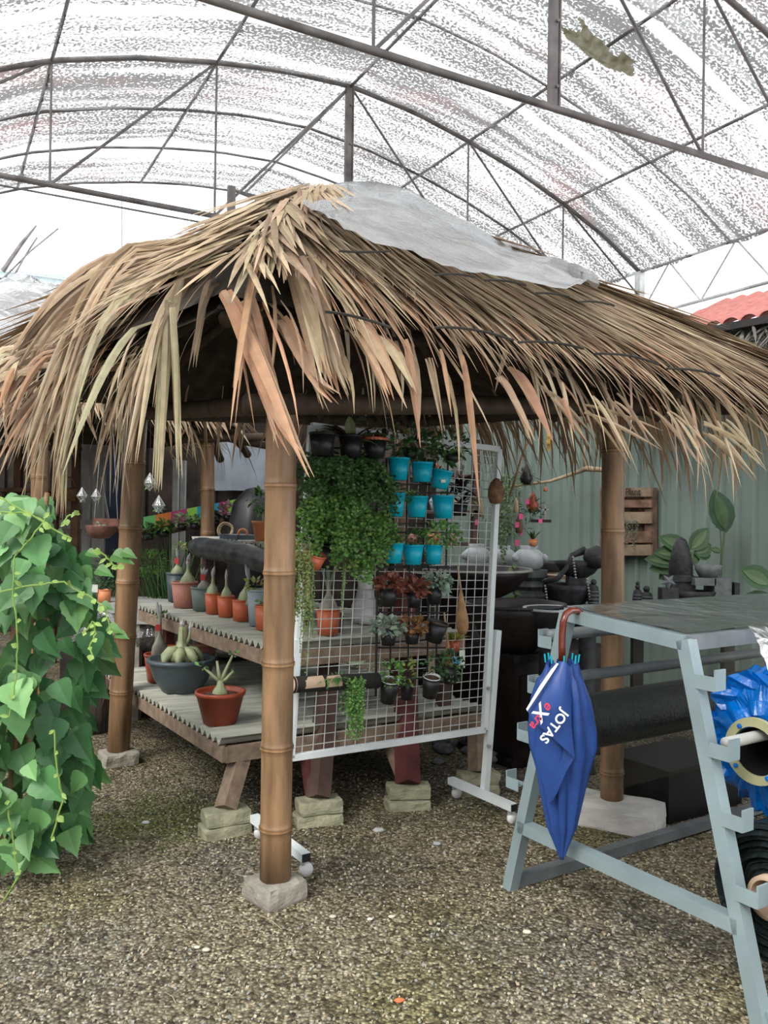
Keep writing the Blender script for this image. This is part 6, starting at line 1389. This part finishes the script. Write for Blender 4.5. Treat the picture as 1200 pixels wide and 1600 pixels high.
for px, py, n_, cols, lb, w_ in ((232, 824, 90, DARKG+GREENS, 'dark leafy clump at the green end of the sloping trough', .09), (256, 820, 120, GREENS, 'fresh green clump before the orange board of the trough', .1), (284, 809, 120, [(.5, .55, .35), (.25, .35, .15), (.55, .58, .45)], 'cream variegated plant before the magenta board of the trough', .1), (305, 808, 50, GREENS, 'small clump at the lime board of the trough', .06), (335, 803, 60, DARKG, 'dark clump at the cyan board of the trough', .06), (358, 796, 130, [(.35, .2, .2), (.4, .28, .26), (.25, .22, .15)], 'mauve leaved plant at the upper end of the sloping trough', .13), (380, 792, 50, GREENS, 'small green clump at the top end of the sloping trough', .05)):
    w_ *= .72; py += 9; c = at(px, py, 7.5); t = thing('potted_plant', lb, 'potted plant', c-V((0, 0, .06)), 'plants along the sloping trough'); pot(t, c-V((0, 0, .06)), .05, .04, .06, 'black_plastic'); fol(t, c+V((0, 0, .03)), (w_, .06, w_*.75), n_, .05, cols)
# asparagus ferns and pots behind
for px, py, R_, n_, cols, lb, Y in ((231, 880, .16, 420, [(.14, .3, .06), (.2, .4, .1)], 'bright feathery fern bush right of the left bamboo post', 7.4), (178, 895, .2, 330, DARKG, 'dark bushy plant between the vine and the left bamboo post', 6.9)):
    c = at(px, py+28, Y); t = thing('potted_plant', lb, 'potted plant', V((c.x, c.y, .25))); pot(t, V((c.x, c.y, .25)), .13, .1, .2, 'slate_pot'); m = MB(); cloud(m, at(px, py, Y), (R_, R_*.8, R_*.75), n_, .06, cols, aspect=.2); p_ = at(px, py, Y)
    for k in range(8): m.col = (.08, .12, .04); m.tube([V((c.x, c.y, .42)), p_+V((rnd(-.1, .1), 0, rnd(-.05, .1)))], .004, 4)
    m.build('foliage', 'leaf', t)
c = at(265, 905, 6.9); t = thing('potted_plant', 'clump of tall dark grass behind the slate pot', 'potted plant', V((c.x, c.y, .35))); pot(t, V((c.x, c.y, .35)), .14, .11, .25, 'slate_pot'); m = MB()
for k in range(150): m.col = vary(random.choice(DARKG), .3); m.blade(V((c.x+rnd(-.1, .1), c.y+rnd(-.05, .05), .55)), V((rnd(-.35, .35), rnd(-.3, .3), 1)), rnd(.45, .85), .01, droop=.4, n=5)
m.build('foliage', 'leaf', t)
# grey slab benches
def bench(px0, px1, py, Y, dep, label, z_h=None):
    p, q = at(px0, py, Y), at(px1, py, Y); t = thing('slab_bench', label, 'bench', V(((p.x+q.x)/2, Y, 0)), 'grey slab benches'); zc = p.z
    m = MB(); m.box(((p.x+q.x)/2, Y+dep/2, zc-.03), (q.x-p.x, dep, .06)); m.build('slab', 'grey_slab', t)
    for s_ in (.12, .88): m = MB(); m.box((p.x+(q.x-p.x)*s_, Y+dep/2, (zc-.06)/2), (.12, dep*.8, zc-.06)); m.build('support', 'concrete', t)
bench(120, 262, 945, 6.3, .7, 'longer grey slab bench behind the vine, level with the middle tier'); bench(196, 262, 962, 6.0, .22, 'shorter lower grey slab shelf in front of the long bench')
c = at(163, 931, 6.5); c.z = at(150, 945, 6.3).z; t = thing('potted_plant', 'small terracotta pot with a white label on the grey bench behind the vine', 'potted plant', c); pot(t, c, .055, .045, .1, 'orange_pot'); fol(t, c+V((0, 0, .14)), (.07, .06, .06), 60, .03, DARKG); m = MB(); m.box(c+V((-.06, -.05, .11)), (.05, .002, .06)); m.build('label_card', 'tag_white', t)
for px, py, R_, lb in ((155, 985, .17, 'crumpled clear plastic bag heap left of the left bamboo post'), (228, 985, .18, 'crumpled clear plastic bag heap right of the left bamboo post')):
    c = at(px, py, 6.2); m = MB(); m.lathe([(0, -R_*.9), (R_*.8, -R_*.8), (R_*1.1, -R_*.1), (R_*.8, R_*.5), (R_*.3, R_*.8), (0, R_*.85)], c, 40, wob=.7); clear_wrap2 = M.get('bag') or clear_mat('bag', (.55, .55, .55), .4, rough=.12, nscale=16, gloss=2.0); o = m.build('plastic_bag', 'bag', None, False); tag(o, lb, 'plastic bag', 'clear plastic bags')
    m = MB(); c2 = at(px, py, 6.2); m.box((c2.x, 6.25, (c.z-R_*.8)/2), (.5, .3, c.z-R_*.8-.0)); tag(m.build('crate', 'dark_wood'), 'dark crate under the '+('left' if px < 200 else 'right')+' heap of clear plastic bags', 'crate', 'dark crates under the bags')
# log stumps with grey boards
def stump(px, py, z0, r, h, label, board=True):
    c = on(px, py, z0) if z0 < .1 else at(px, py, 6.2); t = thing('log_stump', label, 'stump', c, 'log stools'); m = MB(); n_ = 40; pr = [(0, 0), (r, 0), (r*.96, h*.5), (r, h), (0, h)]
    m.lathe(pr, c, n_, wob=.08); m.build('log', 'bark', t, True)
    if board:
        m = MB(); m.box(c+V((0, 0, h+.012)), (r*2.1, r*2.0, .022), df, dl); m.build('seat_board', 'grey_slab', t)
stump(150, 1143, 0, .115, .42, 'bark covered log stump with a grey board between the vine and the left post')
stump(365, 1040, .5, .125, .085+.0, 'short log seat with grey boards seen under the middle tier')
c = at(365, 1040, 6.2); m = MB(); m.box((c.x, c.y, c.z/2), (.16, .16, c.z)); tag(m.build('stool_post', 'bark'), 'dark wooden post carrying the short log seat', 'post')
m = MB(); m.box(at(358, 1008, 6.3), (.2, .02, .14), V((.95, 0, -.1)).normalized(), V((0, .96, .28)), V((.1, -.28, .95)).normalized()); tag(m.build('grey_board', 'grey_slab'), 'tilted grey board leaning behind the short log seat', 'board')
# black domed cover and pale tarp behind
c = at(397, 870, 6.9); lathe_obj([(.2, -.9), (.22, 0), (.21, .25), (.17, .45), (.08, .56), (0, .58)], c, 'black_plastic', 'covered_barrel', 'tall black domed cover behind the orange pot of the top tier', 'cover', wob=.12)
a, b = at(335, 690, 10.2), at(440, 690, 10.2); m = MB(); m.grid([[a.lerp(b, i/10)+V((0, .05*math.sin(i*1.7), -z)) for i in range(11)] for z in (0, .3, .6)]); mat('pale_tarp', (.35, .40, .46), .5, var=.15, scale=3); tag(m.build('tarpaulin', 'pale_tarp', None, True), 'pale blue grey tarpaulin hanging in the gap behind the rear pavilion', 'tarpaulin')
# dark shelving with odds and ends seen through the rack
t = thing('stock_shelf', 'dark stock shelf seen through the right half of the wire rack', 'shelf', V((at(670, 900, 8.6).x, 8.6, 0)))
for x in (606, 742): p = at(x, 800, 8.6); m = MB(); m.box((p.x, p.y, 1.15), (.06, .3, 2.3)); m.build('post', 'timber_dark', t)
for y in (745, 800, 850): m = MB(); m.beam(at(604, y, 8.6), at(744, y, 8.6), .3, .03); m.build('shelf_board', 'timber_dark', t)
cs_ = ['terracotta_dark', 'ceramic', 'orange_pot', 'grey_stone', 'core_brown', 'terracotta_pale']
descr = ['dark red', 'white mottled', 'orange', 'grey', 'tan', 'dusty pink']
for i in range(12):
    y = (745, 800, 850)[i % 3]; px = 612+(i//3)*33+rnd(-4, 4); c = at(px, y, 8.55); c.z += .016; r = rnd(.05, .08); k = i % 6
    lathe_obj([(0, 0), (r*.7, 0), (r, r*1.3), (r*.7, r*1.7), (r*.55, r*1.8), (0, r*1.6)], c, cs_[k], 'jar', descr[k]+' jar on the '+['top', 'middle', 'lower'][i % 3]+' board of the stock shelf, '+('left' if i < 6 else 'right')+' half', 'jar', 'jars on the stock shelf', n=14)
